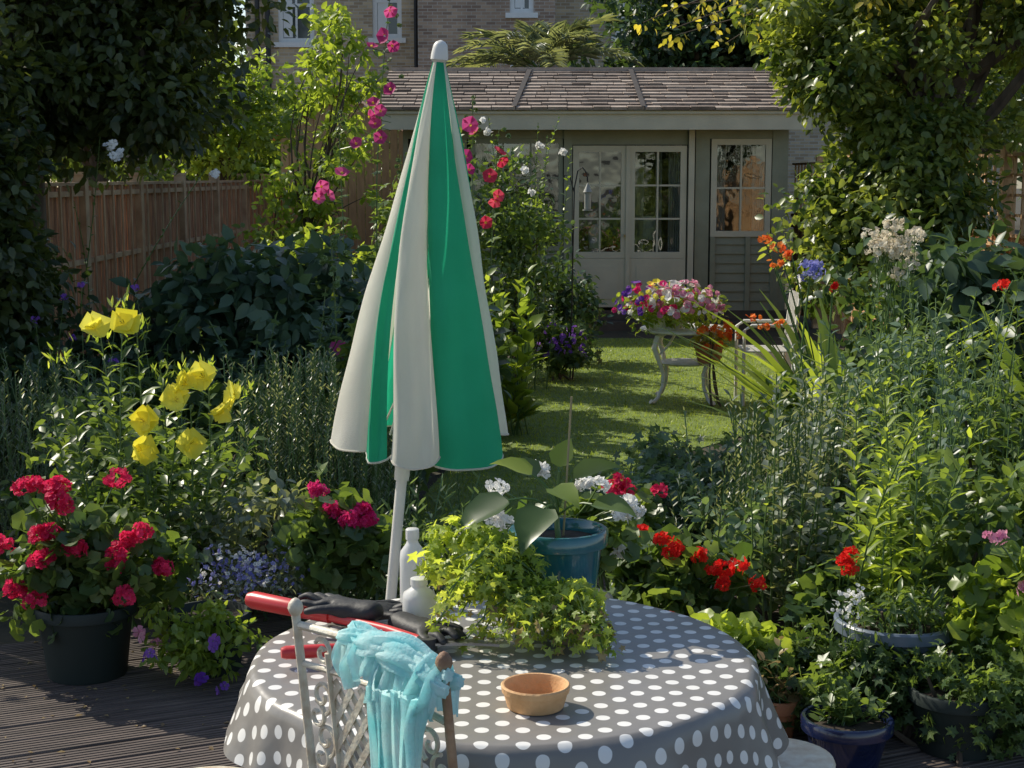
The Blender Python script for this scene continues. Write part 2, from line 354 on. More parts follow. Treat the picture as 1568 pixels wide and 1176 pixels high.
mg=N(nt,'ShaderNodeMix',data_type='RGBA'); L(n0.outputs['Fac'],mg.inputs['Factor']); mg.inputs['A'].default_value=(.19,.175,.16,1); mg.inputs['B'].default_value=(.26,.245,.225,1)
mx=N(nt,'ShaderNodeMix',data_type='RGBA'); L(mr.outputs[0],mx.inputs['Factor']); L(mg.outputs['Result'],mx.inputs['A']); mx.inputs['B'].default_value=(.82,.80,.76,1)
L(mx.outputs['Result'],pb.inputs['Base Color'])
no=N(nt,'ShaderNodeTexNoise'); no.inputs['Scale'].default_value=6; no.inputs['Detail'].default_value=3; L(tc.outputs['Object'],no.inputs['Vector'])
bp=N(nt,'ShaderNodeBump'); bp.inputs['Strength'].default_value=.6; bp.inputs['Distance'].default_value=.016; L(no.outputs['Fac'],bp.inputs['Height']); L(bp.outputs[0],pb.inputs['Normal']); L(pb.outputs[0],o.inputs[0])
table=empty('garden_table',(TC[0],TC[1],0))
NA=288
ringr=[0.001]+[TR*i/14 for i in range(1,14)]+[TR*.985,TR]
def drop(t):
    return .15+.19*max(0,math.cos(t+1.1))**1.2+.02*math.cos(5*t+.6)
V=[];UV=[]
for r in ringr:
    for j in range(NA):
        t=2*math.pi*j/NA; x,y=r*math.cos(t),r*math.sin(t)
        z=TZ+.0018*math.sin(x*17+1)*math.sin(y*13)+(-.0015 if r==TR else 0)
        V.append((TC[0]+x,TC[1]+y,z)); UV.append((x,y))
ND=14
for i in range(1,ND+1):
    for j in range(NA):
        t=2*math.pi*j/NA; D=drop(t); q=i/ND; d=D*q
        fold=math.sin(9*t+1.6*math.sin(2*t)+.5)+.5*math.sin(17*t+2+math.sin(3*t))+.25*math.sin(31*t)
        fold=math.copysign(abs(fold)**.8,fold)
        am=.036*q**1.1*(D/.22)
        rr=TR+.012*min(1,d/.02)+.06*q*(D/.25)**.5+am*fold*.8; tt=t+.03*q*math.sin(7*t+1)
        z=TZ-.002-d*(1-.07*q)+ (0.006 if i==1 else 0)
        V.append((TC[0]+rr*math.cos(tt),TC[1]+rr*math.sin(tt),z)); R=TR+d; UV.append((R*math.cos(t),R*math.sin(t)))
nr_=len(ringr)+ND
F=[(i*NA+j,i*NA+(j+1)%NA,(i+1)*NA+(j+1)%NA,(i+1)*NA+j) for i in range(nr_-1) for j in range(NA)]
me=bpy.data.meshes.new('tablecloth'); me.from_pydata(V,[],F); ul=me.uv_layers.new(name='UVMap')
for lp in me.loops: ul.data[lp.index].uv=UV[lp.vertex_index]
link(me,'tablecloth',cm,table,True)
metal_cream=solid('cream_painted_iron',(.70,.66,.54),.45,(.52,.42,.30),30,.3,80)
b=MB(); b.lathe([(0,TZ-.03),(TR-.01,TZ-.03),(TR-.004,TZ-.02),(TR-.01,TZ-.006),(0,TZ-.006)],(TC[0],TC[1],0),48)
for i in range(4):
    a=math.pi/4+i*math.pi/2; ca,sa=math.cos(a),math.sin(a)
    b.tube([(TC[0]+ca*r,TC[1]+sa*r,z) for r,z in ((.35,.70),(.33,.5),(.3,.3),(.36,.1),(.42,.045))],.014,8)
b.obj('table_frame',metal_cream,table,True)

# ------------------------------------------------------------------ parasol
par=empty('parasol',(-.41,4.3,0))
green=solid('parasol_green',(.03,.48,.27),.75,(.022,.42,.22),5,.2,300,trans=.48)
cream=solid('parasol_cream',(.86,.83,.74),.75,(.81,.77,.67),5,.2,300,trans=.48)
def axis(z): return -.41+(z)*(.215/2.2)
panels=[(-38,44,1),(44,65,0),(65,106,1),(106,176,0),(176,206,1),(206,245,0),(245,285,1),(285,322,0)]
NS=48; b=MB(); hem=[]
for pi_,(a0,a1,ci) in enumerate(panels):
    nu=20; vs=[]
    for i in range(NS+1):
        s=i/NS
        for j in range(nu+1):
            u=j/nu; psi=math.radians(a0+(a1-a0)*u-38*(1-s)**1.2); wd=(a1-a0)
            sn=math.sin(math.pi*u)
            R=.015+.230*s+.012*math.sin(s*3.1)
            deep=.27 if wd>30 else .18
            base=1-deep*min(1,s*4)
            if pi_==1: rr=R*(base+.08*sn)
            else:
                pk=math.sin(math.pi*min(1,u**(1.25 if pi_==3 else .9)))
                rr=R*(base+(1.03-base)*max(pk,0)**.6)
            if pi_==4: rr*=1-.10*s
            rr*=1+.04*s*math.sin(u*9+pi_*2+s*2.2)*sn+.026*math.sin(s*9+pi_+u*3)*sn+.016*math.sin(u*21+s*4)*sn*s+.012*math.sin(s*23+u*11+pi_)*sn
            psi+=.08*math.sin(s*5+pi_*1.7)*s*(1 if pi_ else .3)
            front=max(0,math.sin(psi))
            zh=1.14-.052*front
            if pi_==2: zh+=.012
            if pi_==3: zh-=.014
            zb=zh-.024*sn*(1 if wd>30 else .6)
            z=2.165+(zb-2.165)*s
            x=axis(z)+.045*s-rr*math.cos(psi); y=4.3-rr*math.sin(psi)
            vs.append((x,y,z))
    fs=[(i*(nu+1)+j,i*(nu+1)+j+1,(i+1)*(nu+1)+j+1,(i+1)*(nu+1)+j) for i in range(NS) for j in range(nu)]
    b.add(vs,fs,ci); hem+=vs[-(nu+1):]
b.obj('canopy',[green,cream],par,True)
b=MB(); b.tube(hem+[hem[0]],.003,5); b.obj('hem_piping',cream,par,True)
polem=solid('parasol_pole',(.80,.77,.70),.35,(.72,.69,.62),6)
b=MB(); b.tube([(axis(z),4.3,z) for z in (.12,.7,1.3,2.17)],.0155,14)
b.tube([(axis(z),4.3,z) for z in (1.0,1.02,1.10)],[.021,.022,.022],14)
b.tube([(axis(z),4.3,z) for z in (2.155,2.165,2.18,2.195,2.205,2.213,2.218)],[.014,.024,.0235,.021,.019,.013,.002],16)
b.obj('pole_and_finial',polem,par,True)
b=MB()
for i in range(8):
    a=2*math.pi*i/8; b.tube([(axis(2.1)+.01*math.cos(a),4.3+.01*math.sin(a),2.1),(axis(1.25)+.05*math.cos(a)+.02,4.3+.05*math.sin(a),1.25),(axis(1.15)+.03+.1*math.cos(a),4.3+.1*math.sin(a),1.14)],.003,4)
b.obj('ribs',polem,par)
b=MB(); b.lathe([(0,.14),(.03,.14),(.035,.10),(.2,.08),(.23,.04),(.23,0.0)],(axis(0),4.3,.04),32); b.lathe([(.022,.35),(.03,.35),(.03,.1)],(axis(0),4.3,.04),16); b.obj('base',solid('parasol_base',(.12,.12,.12),.7),par,True)

# ------------------------------------------------------------------ iron chair + scarf
chair=empty('wrought_iron_chair',(-.26,2.82,0))
PL=Vector((-.415,3.0,0)); PR=Vector((-.105,2.65,0)); U=(PR-PL).normalized(); W=(PR-PL).length; NRM=Vector((U.y,-U.x,0))
if NRM.y>0: NRM=-NRM
Zu=Vector((0,0,1))
def cp(u,z,n=0): return PL+U*u+Zu*z+NRM*n
rust=solid('rusty_iron',(.45,.30,.18),.65,(.16,.07,.035),16,.5,60)
b=MB()
for u0 in (0,W):
    b.tube([cp(u0,0,.05),cp(u0,.25,.0),cp(u0,.45,-.03),cp(u0,.7,-.01),cp(u0,.99,.02)],.009,10,mi=0 if u0==0 else 1)
    b.tube([cp(u0,z,.02) for z in (.985,.992,1.0,1.01,1.018,1.022)],[.008,.013,.016,.014,.008,.001],12,mi=0 if u0==0 else 1)
for u0 in (.10,W-.10):
    b.tube([cp(u0,.50,-.02),cp(u0,.7,-.01),cp(u0,.93,.014)],.006,8)
for z,r in ((.965,.009),(.885,.007),(.52,.009)):
    b.tube([cp(W*i/10,z+(.012*math.sin(math.pi*i/10) if z>.8 else 0),.014-(.965-z)*.09) for i in range(11)],r,8)
def scroll(cu,cz,R,turns,dirn,start,flip=1,n=26):
    pts=[]
    for i in range(n):
        t=i/(n-1); a=start+dirn*turns*2*math.pi*t; r=R*(1-.8*t); pts.append(cp(cu+flip*r*math.cos(a),cz+r*math.sin(a),.014-(.965-cz)*.09))
    b.tube(pts,.0048,6)
for sgn,uc in ((1,.05),(-1,W-.05)):
    for cz in (.83,.74,.65,.57):
        scroll(uc+.012*sgn,cz,.036,1.25,1,-1.2,sgn); scroll(uc-.012*sgn,cz-.045,.03,1.1,-1,1.6,sgn)
for cu in (.08,.16,.24,.32,.40): scroll(cu,.925,.03,1.3,1 if int(cu*100)%16==0 else -1,2.6)
x0,x1,z0,z1=.10,W-.10,.525,.88
def clipline(c,s):
    pts=[]
    for u in np.linspace(x0,x1,60):
        z=c+s*(u-x0)
        if z0<=z<=z1: pts.append((u,z))
    return (pts[0],pts[-1]) if len(pts)>2 else None
for s in (1.25,-1.25):
    for c in np.arange(-.1,1.6,.052):
        q=clipline(c,s)
        if q:
            (u_a,za),(u_b,zb)=q; off=.002 if s>0 else -.002
            p1=cp(u_a,za,.014-(.965-za)*.09+off); p2=cp(u_b,zb,.014-(.965-zb)*.09+off)
            d=(p2-p1).normalized(); sd=d.cross(NRM).normalized()*.0075; th=NRM*.0012
            vs=[p1+sd+th,p1-sd+th,p2-sd+th,p2+sd+th,p1+sd-th,p1-sd-th,p2-sd-th,p2+sd-th]
            b.add(vs,[(0,1,2,3),(7,6,5,4),(0,4,5,1),(1,5,6,2),(2,6,7,3),(3,7,4,0)])
Fw=-NRM
def sp(u,f,z): return PL+U*u+Fw*f+Zu*z
for i in range(12): b.tube([sp(.02+i*(W-.04)/11,.03,.45),sp(.02+i*(W-.04)/11,.40,.45)],.006,5)
b.tube([sp(0,.03,.45),sp(0,.40,.45),sp(W,.40,.45),sp(W,.03,.45),sp(0,.03,.45)],.011,8)
for u0 in (.0,W): b.tube([sp(u0,.40,.45),sp(u0,.41,.2),sp(u0,.45,.045)],.0105,8)
b.obj('frame',[metal_cream,rust],chair,True)

scarfm=solid('turquoise_scarf',(.82,.97,.96),.9,(.46,.86,.88),16,.5,160,trans=.55)
scarf=empty('scarf',tuple(cp(W*.6,1.0)))
def ribbon(path,width,pl,amp,name,nw=100,twist=0):
    k=len(path);b=MB();vs=[]
    for i in range(k):
        t=i/(k-1); u,z,n=path[i]; wd=width[i]
        un,zn,nn=path[min(i+1,k-1)]; up_,zp,np_=path[max(i-1,0)]
        dz,dn=zn-zp,nn-np_; l=math.hypot(dz,dn) or 1; ox,oz=-dz/l,dn/l
        for j in range(nw+1):
            v=j/nw-.5; vv=v+.03*math.sin(t*6+twist)
            f=math.sin(vv*pl*6.28+2.2*t+twist)+.5*math.sin(vv*pl*2.3*6.28+1+t*5)+.3*math.sin(vv*pl*4.1*6.28+t*9+twist)
            a=amp[i]*f; uu=u+v*wd+.005*math.sin(t*9+v*12)
            vs.append(cp(uu,z+oz*a*.7+.02*math.sin(v*7+twist)*t,n+ox*a))
    b.add(vs,[(i*(nw+1)+j,i*(nw+1)+j+1,(i+1)*(nw+1)+j+1,(i+1)*(nw+1)+j) for i in range(k-1) for j in range(nw)])
    return b.obj(name,scarfm,scarf,True)
def sm(keys,n=34):
    ks=np.array(keys,float);t=np.linspace(0,len(keys)-1,n)
    A=np.stack([np.interp(t,range(len(keys)),ks[:,c]) for c in range(ks.shape[1])],1)
    for _ in range(3): A[1:-1]=(A[:-2]+2*A[1:-1]+A[2:])/4
    return A
def wl(a): return list(np.interp(np.linspace(0,1,34),np.linspace(0,1,len(a)),a))
A=sm([(.36,.88,-.035),(.365,.95,-.02),(.375,.995,.008),(.38,.98,.042),(.375,.935,.055),(.365,.90,.05)])
ribbon([tuple(a) for a in A],wl([.16,.19,.21,.21,.20,.18]),5,wl([.004,.004,.006,.008,.010,.011]),'drape')
A=sm([(.25,1.0,-.01),(.25,.99,.035),(.255,.955,.06),(.28,.925,.062)])
ribbon([tuple(a) for a in A],wl([.12,.14,.14,.10]),4,wl([.006,.008,.010,.010]),'drape_fold',twist=1)
A=sm([(.33,.93,.062),(.335,.84,.06),(.33,.7,.05),(.325,.5,.05),(.33,.40,.06)])
ribbon([tuple(a) for a in A],wl([.08,.05,.05,.065,.09]),3,wl([.010,.009,.009,.008]),'tail_1')
A=sm([(.42,.94,.062),(.415,.88,.066),(.41,.78,.06),(.41,.6,.05),(.40,.46,.05)])
ribbon([tuple(a) for a in A],wl([.10,.06,.045,.06,.08]),3,wl([.010,.009,.009,.008]),'tail_2',twist=2)
b=MB()
for k in range(3):
    pts=[cp(.18+.31*i/24,.985+.009*math.sin(i*.45+k*1.3)+.006*k-.02*(i/24),.02+.020*math.cos(k*2.1+i*.3)) for i in range(25)]
    b.tube(pts,[.010+.017*math.sin(math.pi*(i+.5)/25) for i in range(25)],48,flat=.8,pleat=.15,pn=6,tw=.35)
b.obj('bunched_fold',scarfm,scarf,True)

# ------------------------------------------------------------------ things on the table
terra=solid('terracotta_dish',(.72,.44,.22),.75,(.60,.33,.14),20,.3,90)
bowl=empty('terracotta_bowl',(.05,3.17,TZ)); b=MB()
b.lathe([(0,.0),(.058,0),(.061,.004),(.069,.034),(.072,.035),(.074,.048),(.071,.051),(.067,.050),(.064,.038),(.056,.008),(0,.007)],(.05,3.17,TZ+.003),48); b.obj('bowl_body',terra,bowl,True)
P=ell((.05,3.17,TZ+.013),(.04,.04,.002),14); inst('soil_crumbs',DIA,P,rdir(14)*[1,1,.2],np.tile([0,0,1.],(14,1)),rng.uniform(.004,.01,14),M['soil'],bowl)
redp=solid('red_plastic',(.66,.045,.04),.35,(.56,.03,.03),10,coat=.2); blk=solid('black_rubber',(.016,.016,.018),.6,(.03,.03,.033),14,.25,50); steel=solid('tool_steel',(.35,.35,.36),.35,(.2,.2,.2),20,metal=.8)
lop=empty('garden_loppers',(-.3,3.6,TZ)); b=MB()
b.tube([(-.675,3.86,.775),(-.66,3.853,.775),(-.55,3.79,.772),(-.45,3.73,.768)],[.018,.023,.022,.018],14,0)
b.tube([(-.45,3.73,.768),(-.3,3.62,.765),(-.2,3.53,.76)],[.014,.013,.014],10,0)
b.tube([(-.53,3.44,.765),(-.52,3.443,.765),(-.44,3.46,.764),(-.36,3.49,.762)],[.012,.016,.016,.013],14,0)
b.tube([(-.36,3.49,.762),(-.2,3.53,.76)],[.012,.013],10,0)
b.tube([(-.2,3.53,.745),(-.2,3.53,.775)],.025,14,1)
b.add([(-.2,3.545,.758),(-.14,3.56,.758),(-.07,3.545,.758),(-.03,3.51,.758),(-.09,3.52,.758),(-.2,3.515,.758),
       (-.2,3.545,.764),(-.14,3.56,.764),(-.07,3.545,.764),(-.03,3.51,.764),(-.09,3.52,.764),(-.2,3.515,.764)],
      [(5,4,3,2,1,0),(6,7,8,9,10,11)]+[(i,(i+1)%6,6+(i+1)%6,6+i) for i in range(6)],2)
b.obj('handles_and_blade',[redp,blk,steel],lop,True)
def glove(name,c,ang,z,curl=1):
    e=empty(name,(c[0],c[1],z)); me=bpy.data.meshes.new('glove_skin'); R=Matrix.Rotation(ang,3,'Z')
    vs=[];es=[];rad=[]
    def ad(p,r,par):
        vs.append(tuple(Vector((c[0],c[1],z))+R@Vector(p))); rad.append(r)
        if par is not None: es.append((par,len(vs)-1))
        return len(vs)-1
    r0=ad((0,0,.025),.034,None); wv=ad((-.06,0,.022),.036,r0); ad((-.12,.005,.028),.042,wv)
    k0=ad((.035,0,.028),.034,r0)
    for i,(fy,L,dz) in enumerate(((.036,.068,.0),(.013,.08,.012),(-.012,.075,.004),(-.035,.058,-.004))):
        a=ad((.055,fy,.028),.014,k0); a2=ad((.055+L*.5,fy*1.25,.035+dz),.012,a); ad((.055+L*.9,fy*1.35,.018+dz),.0105,a2)
    t=ad((-.005,.04,.028),.017,r0); t2=ad((.03,.07,.03),.014,t); ad((.06,.082,.022),.012,t2)
    me.from_pydata(vs,es,[]); o=link(me,'glove_skin',blk,e)
    m=o.modifiers.new('skin','SKIN'); m.use_smooth_shade=True
    for v,r in zip(me.skin_vertices[0].data,rad): v.radius=(r,r*.75)
    me.skin_vertices[0].data[0].use_root=True
    s=o.modifiers.new('sub','SUBSURF'); s.levels=2; s.render_levels=2
    return e
glove('gardening_glove',(-.36,3.80),-.25,TZ+.005); glove('gardening_glove',(-.22,3.62),-.9,TZ+.01)
glove('gardening_glove',(-.42,3.74),2.6,TZ+.035)
whitep=solid('white_plastic',(.86,.86,.84),.3,(.8,.8,.78),8,trans=.3)
for (x,y,h,r) in ((-.232,3.76,.125,.042),(-.262,3.98,.2,.034)):
    e=empty('plastic_bottle',(x,y,TZ)); b=MB()
    b.lathe([(0,0),(r*.92,0),(r,.006),(r,h*.6),(r*.93,h*.7),(r*.5,h*.8),(r*.42,h*.84),(r*.42,h*.88)],(x,y,TZ+.003),26); b.lathe([(r*.52,h*.86),(r*.52,h*.99),(r*.45,h),(0,h)],(x,y,TZ+.003),22)
    b.obj('bottle_body',whitep,e,True)
teal=solid('teal_glaze',(.035,.17,.19),.14,(.012,.09,.12),12,.1,20,coat=.6)
TP=(.118,3.84)
pot('teal_glazed_pot',TP,.118,.088,.235,teal,TZ+.002,rim=.018)
stonep=solid('weathered_terracotta',(.36,.29,.23),.85,(.24,.19,.14),14,.5,50)
pot('weathered_pot',(.15,3.64),.052,.040,.11,stonep,TZ+.002,rim=.008)
e=empty('aubergine_plant',(TP[0],TP[1],.95)); b=MB(); base=Vector((TP[0],TP[1],.94))
bl=[((-.01,3.76,1.055),(-.8,-.3,-.35),.16,0),((.08,3.73,1.04),(-.35,-.7,-.35),.15,0),((.155,3.86,1.09),(.8,-.1,.35),.13,1),((.05,3.86,1.10),(-.8,.1,.35),.11,1),((.20,3.78,1.04),(.8,-.4,.0),.12,0),((.12,3.91,1.11),(.3,.4,.8),.09,1),((.06,3.93,1.08),(-.5,.5,.3),.12,0),((.10,3.78,1.08),(.5,-.7,-.1),.11,1)]
b.tube(bez(base,(.12,3.85,1.11),0,5,.05),[.008,.0075,.007,.006,.005,.004],7)
bigleaf=([(0,0,0),(0,.25,-.02),(0,.55,-.04),(0,.8,-.10),(0,1,-.22),(-.22,.06,.09),(-.38,.30,.13),(-.26,.62,.06),(-.11,.85,-.07),(.22,.06,.09),(.36,.30,.11),(.27,.62,.05),(.10,.85,-.07)],
 [(0,1,6,5),(1,2,7,6),(2,3,8,7),(3,4,8),(0,9,10,1),(1,10,11,2),(2,11,12,3),(3,12,4)])
for p,d,s,l in bl:
    b.tube(bez((.12,3.85,1.0+.02*l),p,.12,4),.0032,5)
b.obj('stems',M['stem'],e,True)
for l,mt in ((0,'mid'),(1,'light')):
    q=[x for x in bl if x[3]==l]; inst('leaves',bigleaf,[x[0] for x in q],[x[1] for x in q],[(0,-.3,1)]*len(q),[x[2] for x in q],M[mt],e,True)
b=MB(); b.tube([(.13,3.86,.92),(.15,3.86,1.30)],.003,6); b.obj('cane',solid('bamboo_cane',(.38,.31,.16),.6),e)
# trailing plant: loose stems spilling over pot and cloth
e=empty('trailing_pelargonium',(.10,3.66,.86)); cen=[];b=MB()
for i in range(84):
    if i<48: dx=random.uniform(-.30,-.06); dy=random.uniform(-.12,.12); hi=.99 if dx<-.13 else .89; lo=.76
    else: dx=random.uniform(-.12,.14); dy=random.uniform(-.19,-.08); hi=.875; lo=.755
    top=(.10+dx*.6,3.66+dy*.5,random.uniform(.84,hi)); end=(.10+dx*random.uniform(.9,1.1),3.66+dy*1.1,random.uniform(lo,hi-.06))
    pts=bez((.10,3.66,.84),top,.1,4)+bez(top,end,.1,4)[1:]; b.tube(pts,.0022,4,cap=False)
    for p in pts[2:]: cen.append(tuple(p))
b.obj('trailing_stems',M['stem'],e,True)
cen=np.array(cen); cen=cen[(cen[:,2]>.75)]
foliage('leaves',cen,.028,4,PALM,(.016,.034),M['yellow'],e,droop=.5,upb=.4,zmin=.74)
k=cen[cen[:,2]<.84]; foliage('withered_leaves',k[::2],.03,2,PALM,(.018,.03),M['dry'],e,droop=.8,upb=.1,zmin=.74)
foliage('crown_leaves',ell((-.12,3.72,.93),(.12,.1,.085),32),.035,11,PALM,(.02,.042),M['yellow'],e,upb=.8,zmin=.75)

for x,y in ((.66,3.70),(-.72,3.50)):
    e=empty('garden_stool',(x,y,0)); b=MB(); b.lathe([(0,.42),(.12,.422),(.14,.416),(.145,.405),(.135,.39),(0,.39)],(x,y,0),36)
    for i in range(4):
        a=.5+i*math.pi/2; b.tube([(x+.11*math.cos(a),y+.11*math.sin(a),.40),(x+.14*math.cos(a),y+.14*math.sin(a),.045)],.011,8)
    b.obj('seat_and_legs',metal_cream,e,True)

# ------------------------------------------------------------------ left foreground pots
greenpot=solid('dark_plastic_pot',(.010,.020,.018),.65,(.014,.024,.022),8)
bluepot=solid('blue_glazed_pot',(.012,.02,.07),.18,(.008,.012,.04),10,coat=.4)
terrap=solid('terracotta_pot_clay',(.45,.19,.09),.8,(.33,.12,.055),14,.3,60)
pot('plant_pot',(-1.56,5.5),.18,.14,.27,greenpot,.04)
fl=[(-1.73,5.4,.757),(-1.63,5.38,.75),(-1.59,5.35,.70),(-1.67,5.35,.60),(-1.66,5.3,.515),(-1.53,5.3,.555),(-1.31,5.35,.605),(-1.39,5.33,.54),(-1.24,5.38,.47),(-1.355,5.28,.39),(-1.80,5.35,.56),(-1.76,5.33,.40),(-1.68,5.3,.365),(-1.44,5.55,.76)]
fl+=[(f[0]+random.uniform(-.05,.05),f[1],f[2]+random.uniform(-.05,.03)) for f in fl[:9]]
geranium('red_geranium',(-1.56,5.5,.45),(.38,.26,.22),fl,M['crimF'],M['mid'],(-1.56,5.5,.29),56,.09,18,(.045,.075),.038,30,.031)
yf=[(-1.65,6.10,1.25),(-1.52,6.05,1.27),(-1.28,6.05,1.035),(-1.22,6.07,1.06),(-1.09,6.05,.985),(-1.13,6.0,.93),(-1.42,5.95,.905),(-1.33,6.05,.98),(-1.45,5.95,.79),(-1.26,5.95,.81)]
e=empty('evening_primrose',(-1.42,6.2,0))
tips=[(-1.56,6.2,1.36),(-1.50,6.15,1.30),(-1.66,6.2,1.24),(-1.22,6.15,1.12),(-1.30,6.1,1.1),(-1.09,6.15,1.02),(-1.40,6.1,1.12),(-1.83,6.25,1.15),(-1.75,6.1,.95),(-1.46,6.0,.92),(-1.26,6.0,.95),(-1.9,6.3,.95),(-1.05,6.2,.8)]
stemplant('x',[((-1.42+.35*(t[0]+1.42)+rng.normal()*.05,6.2+rng.normal()*.08,0),t) for t in tips],LNC,(.10,.17),46,M['mid'],e,.006,.35,.12)
n=len(yf); D=np.tile([-.1,-.9,.4],(n,1))+rng.normal(size=(n,3))*.22
inst('flowers',CUP,yf,rdir(n),D,rng.uniform(.105,.125,n),M['yelF'],e)
inst('flowers_inner',CUP,np.array(yf)+nz(D)*.007,rdir(n),D,rng.uniform(.07,.085,n),M['yelF'],e)
inst('flower_stamens',t_flower(4,.1,.9),np.array(yf)+nz(D)*.012,rdir(n),D,rng.uniform(.02,.026,n),M['gold'],e)
bp=[];bd=[]
for t in tips[:8]:
    for i in range(14): bp.append((t[0]+rng.normal()*.025,t[1]+rng.normal()*.025,t[2]-.04+rng.normal()*.025)); bd.append((rng.normal()*.5,rng.normal()*.5,1))
inst('buds',t_leaf(.12,.05,0),bp,bd,rdir(len(bp)),rng.uniform(.035,.055,len(bp)),M['yellow'],e)
bush('shrub',(-1.7,6.6,.45),(.9,.35,.42),60,.13,24,LEAF,(.05,.09),M['mid'])
bush('shrub',(-1.15,6.3,.35),(.35,.3,.3),36,.1,26,LEAF,(.04,.07),M['grey'])
spikes('rosemary_bush',[(-1.12,7.1),(-.85,7.15),(-1.0,7.4),(-.7,7.3)],1.0,M['grey'],330,.026,46,.14,.14)
spikes('rosemary_bush',[(-2.35,7.6),(-2.1,7.5),(-2.6,7.7)],.95,M['grey'],230,.028,42,.16,.18)
pot('glazed_pot',(-1.12,5.55),.15,.11,.22,greenpot,.04)
e=empty('petunia_plant',(-1.12,5.5,.28)); cen=ell((-1.12,5.40,.22),(.24,.13,.17),64,.6); foliage('leaves',cen,.05,16,LEAF,(.03,.05),M['light'],e,droop=.6); heads('flowers',[(-1.26,5.22,.19),(-1.05,5.24,.23),(-1.1,5.22,.11),(-1.02,5.26,.06)],.02,3,.045,M['purF'],e); heads('pink_flowers',[(-1.32,5.3,.24),(-1.27,5.33,.2)],.02,3,.04,M['pinkF'],e)
e=empty('lobelia_plant',(-1.0,5.85,0)); cen=ell((-1.0,5.85,.28),(.28,.15,.11),40,.6); foliage('leaves',cen,.06,24,LNC,(.02,.035),M['grey'],e); heads('flowers',[tuple(c+np.array([0,-.06,.06])) for c in cen],.06,6,.018,M['bluF'],e); heads('pale_flowers',[tuple(c+np.array([.05,-.06,.07])) for c in cen[:22]],.05,6,.018,M['whiteF'],e)
geranium('magenta_geranium',(-.70,5.95,.40),(.24,.18,.2),[(-.68,5.85,.575),(-.63,5.82,.55),(-.585,5.85,.575),(-.62,5.8,.535),(-.56,5.85,.54),(-.76,5.95,.63)],M['magF'],M['mid'],(-.7,5.95,.05),40,.085,16,(.055,.09),.040,34,.034)
bush('shrub',(-.35,6.4,.22),(.55,.35,.22),44,.11,26,LNC,(.05,.08),M['dark'])
bush('shrub',(-.62,6.1,.12),(.6,.3,.12),30,.09,22,LNC,(.04,.07),M['dark'])
spikes('grass_clump',[(-.35,6.3),(-.1,6.4)],.55,M['blue'],60,.05,12,.2,.14)
tree('unseen_shade_tree',(-4.7,7.1,0),(-4.8,7.1,2.2),(.7,.8,.8),40,.28,90,LEAF,(.07,.11),M['mid'],.07,14)  # unseen tree, added out of frame to shade and dapple the deck

# ------------------------------------------------------------------ left bed, fence, tree
bush('dahlia_bush',(-1.55,9.5,.80),(.78,.6,.72),150,.17,32,LEAF,(.09,.15),M['bush'],20,droop=.5)
bush('dahlia_bush',(-2.6,9.6,.5),(.7,.6,.55),80,.17,28,LEAF,(.08,.13),M['bush'],12,droop=.5)
bush('laurel_shrub',(-2.9,8.4,.45),(.55,.5,.55),70,.16,26,LEAF,(.07,.11),M['dark'],12)
bush('laurel_shrub',(-1.9,7.9,.42),(.8,.4,.45),70,.14,24,PALM,(.07,.12),M['mid'],12)
bush('shrub',(-.75,8.4,.5),(.4,.5,.45),60,.13,24,PALM,(.08,.14),M['mid'],10)
bush('fern_bush',(-.5,10.2,.62),(.42,.6,.6),70,.15,26,LEAF,(.08,.14),M['dark'],10)
stemplant('mallow_plant',[((-1.25+rng.normal()*.15,8.6,0),(-1.3+rng.normal()*.3,8.5,random.uniform(.9,1.25))) for i in range(12)],PALM,(.10,.17),16,M['blue'],None,.006,.1,.1)
stemplant('mallow_plant',[((-2.2+rng.normal()*.2,8.3,0),(-2.2+rng.normal()*.35,8.2,random.uniform(.75,1.15))) for i in range(10)],PALM,(.08,.15),16,M['mid'],None,.006,.1,.1)
e=empty('purple_verbena',(-2.5,8.2,0)); pf=[(-2.35,8.1,1.22),(-2.52,8.15,1.1),(-2.28,8.0,1.02),(-2.05,7.9,.9),(-2.2,7.9,1.3),(-1.95,8,1.28)]
stemplant('x',[((p[0]+.05,p[1],0),p) for p in pf],LNC,(.04,.08),8,M['mid'],e,.003); heads('flowers',pf,.025,14,.018,M['purF'],e)
def fence(name,x,y0,y1,h,m1,m2,lat=0):
    e=empty(name,(x,y0,0)); b=MB(); y=y0; side=-1 if x>0 else 1
    while y<y1:
        b.bx(x-.05,x+.05,y-.05,y+.05,0,h+.08,1)
        b.bx(x-.055,x+.055,y-.058,y+.058,h+.08,h+.105,1)
        yy=y+.05
        hh=h-lat
        while yy<y+1.75:
            wv=.092+random.uniform(-.004,.004); dz=random.uniform(-.02,.01); off=random.uniform(0,.008)
            b.box((x-.012*side+off,yy+wv/2,hh/2+.03),(.014,wv-.012,hh-.06+dz),random.uniform(-.08,.08),0); yy+=wv
        for z in (.3,.75,1.2,hh-.06): b.bx(x+.005*side if side>0 else x-.035,x+.035 if side>0 else x-.005,y+.05,y+1.75,z-.02,z+.02,1)
        yy=y+.2
        while yy<y+1.7: b.bx(min(x+.036*side,x+.05*side),max(x+.036*side,x+.05*side),yy-.015,yy+.015,.1,hh,1); yy+=.3
        b.bx(x-.03,x+.03,y+.05,y+1.75,hh,hh+.025,1)
        if lat:
            for k in range(8): b.bx(x-.01,x+.01,y+.1+k*.22,y+.125+k*.22,hh+.025,h,0)
            for k in range(1,4): b.bx(x+.011,x+.022,y+.05,y+1.75,hh+lat*k/4,hh+lat*k/4+.022,0)
            b.bx(x-.03,x+.03,y+.05,y+1.75,h,h+.025,1)
        y+=1.8
    b.obj('panels_and_posts',[m1,m2],e); return e
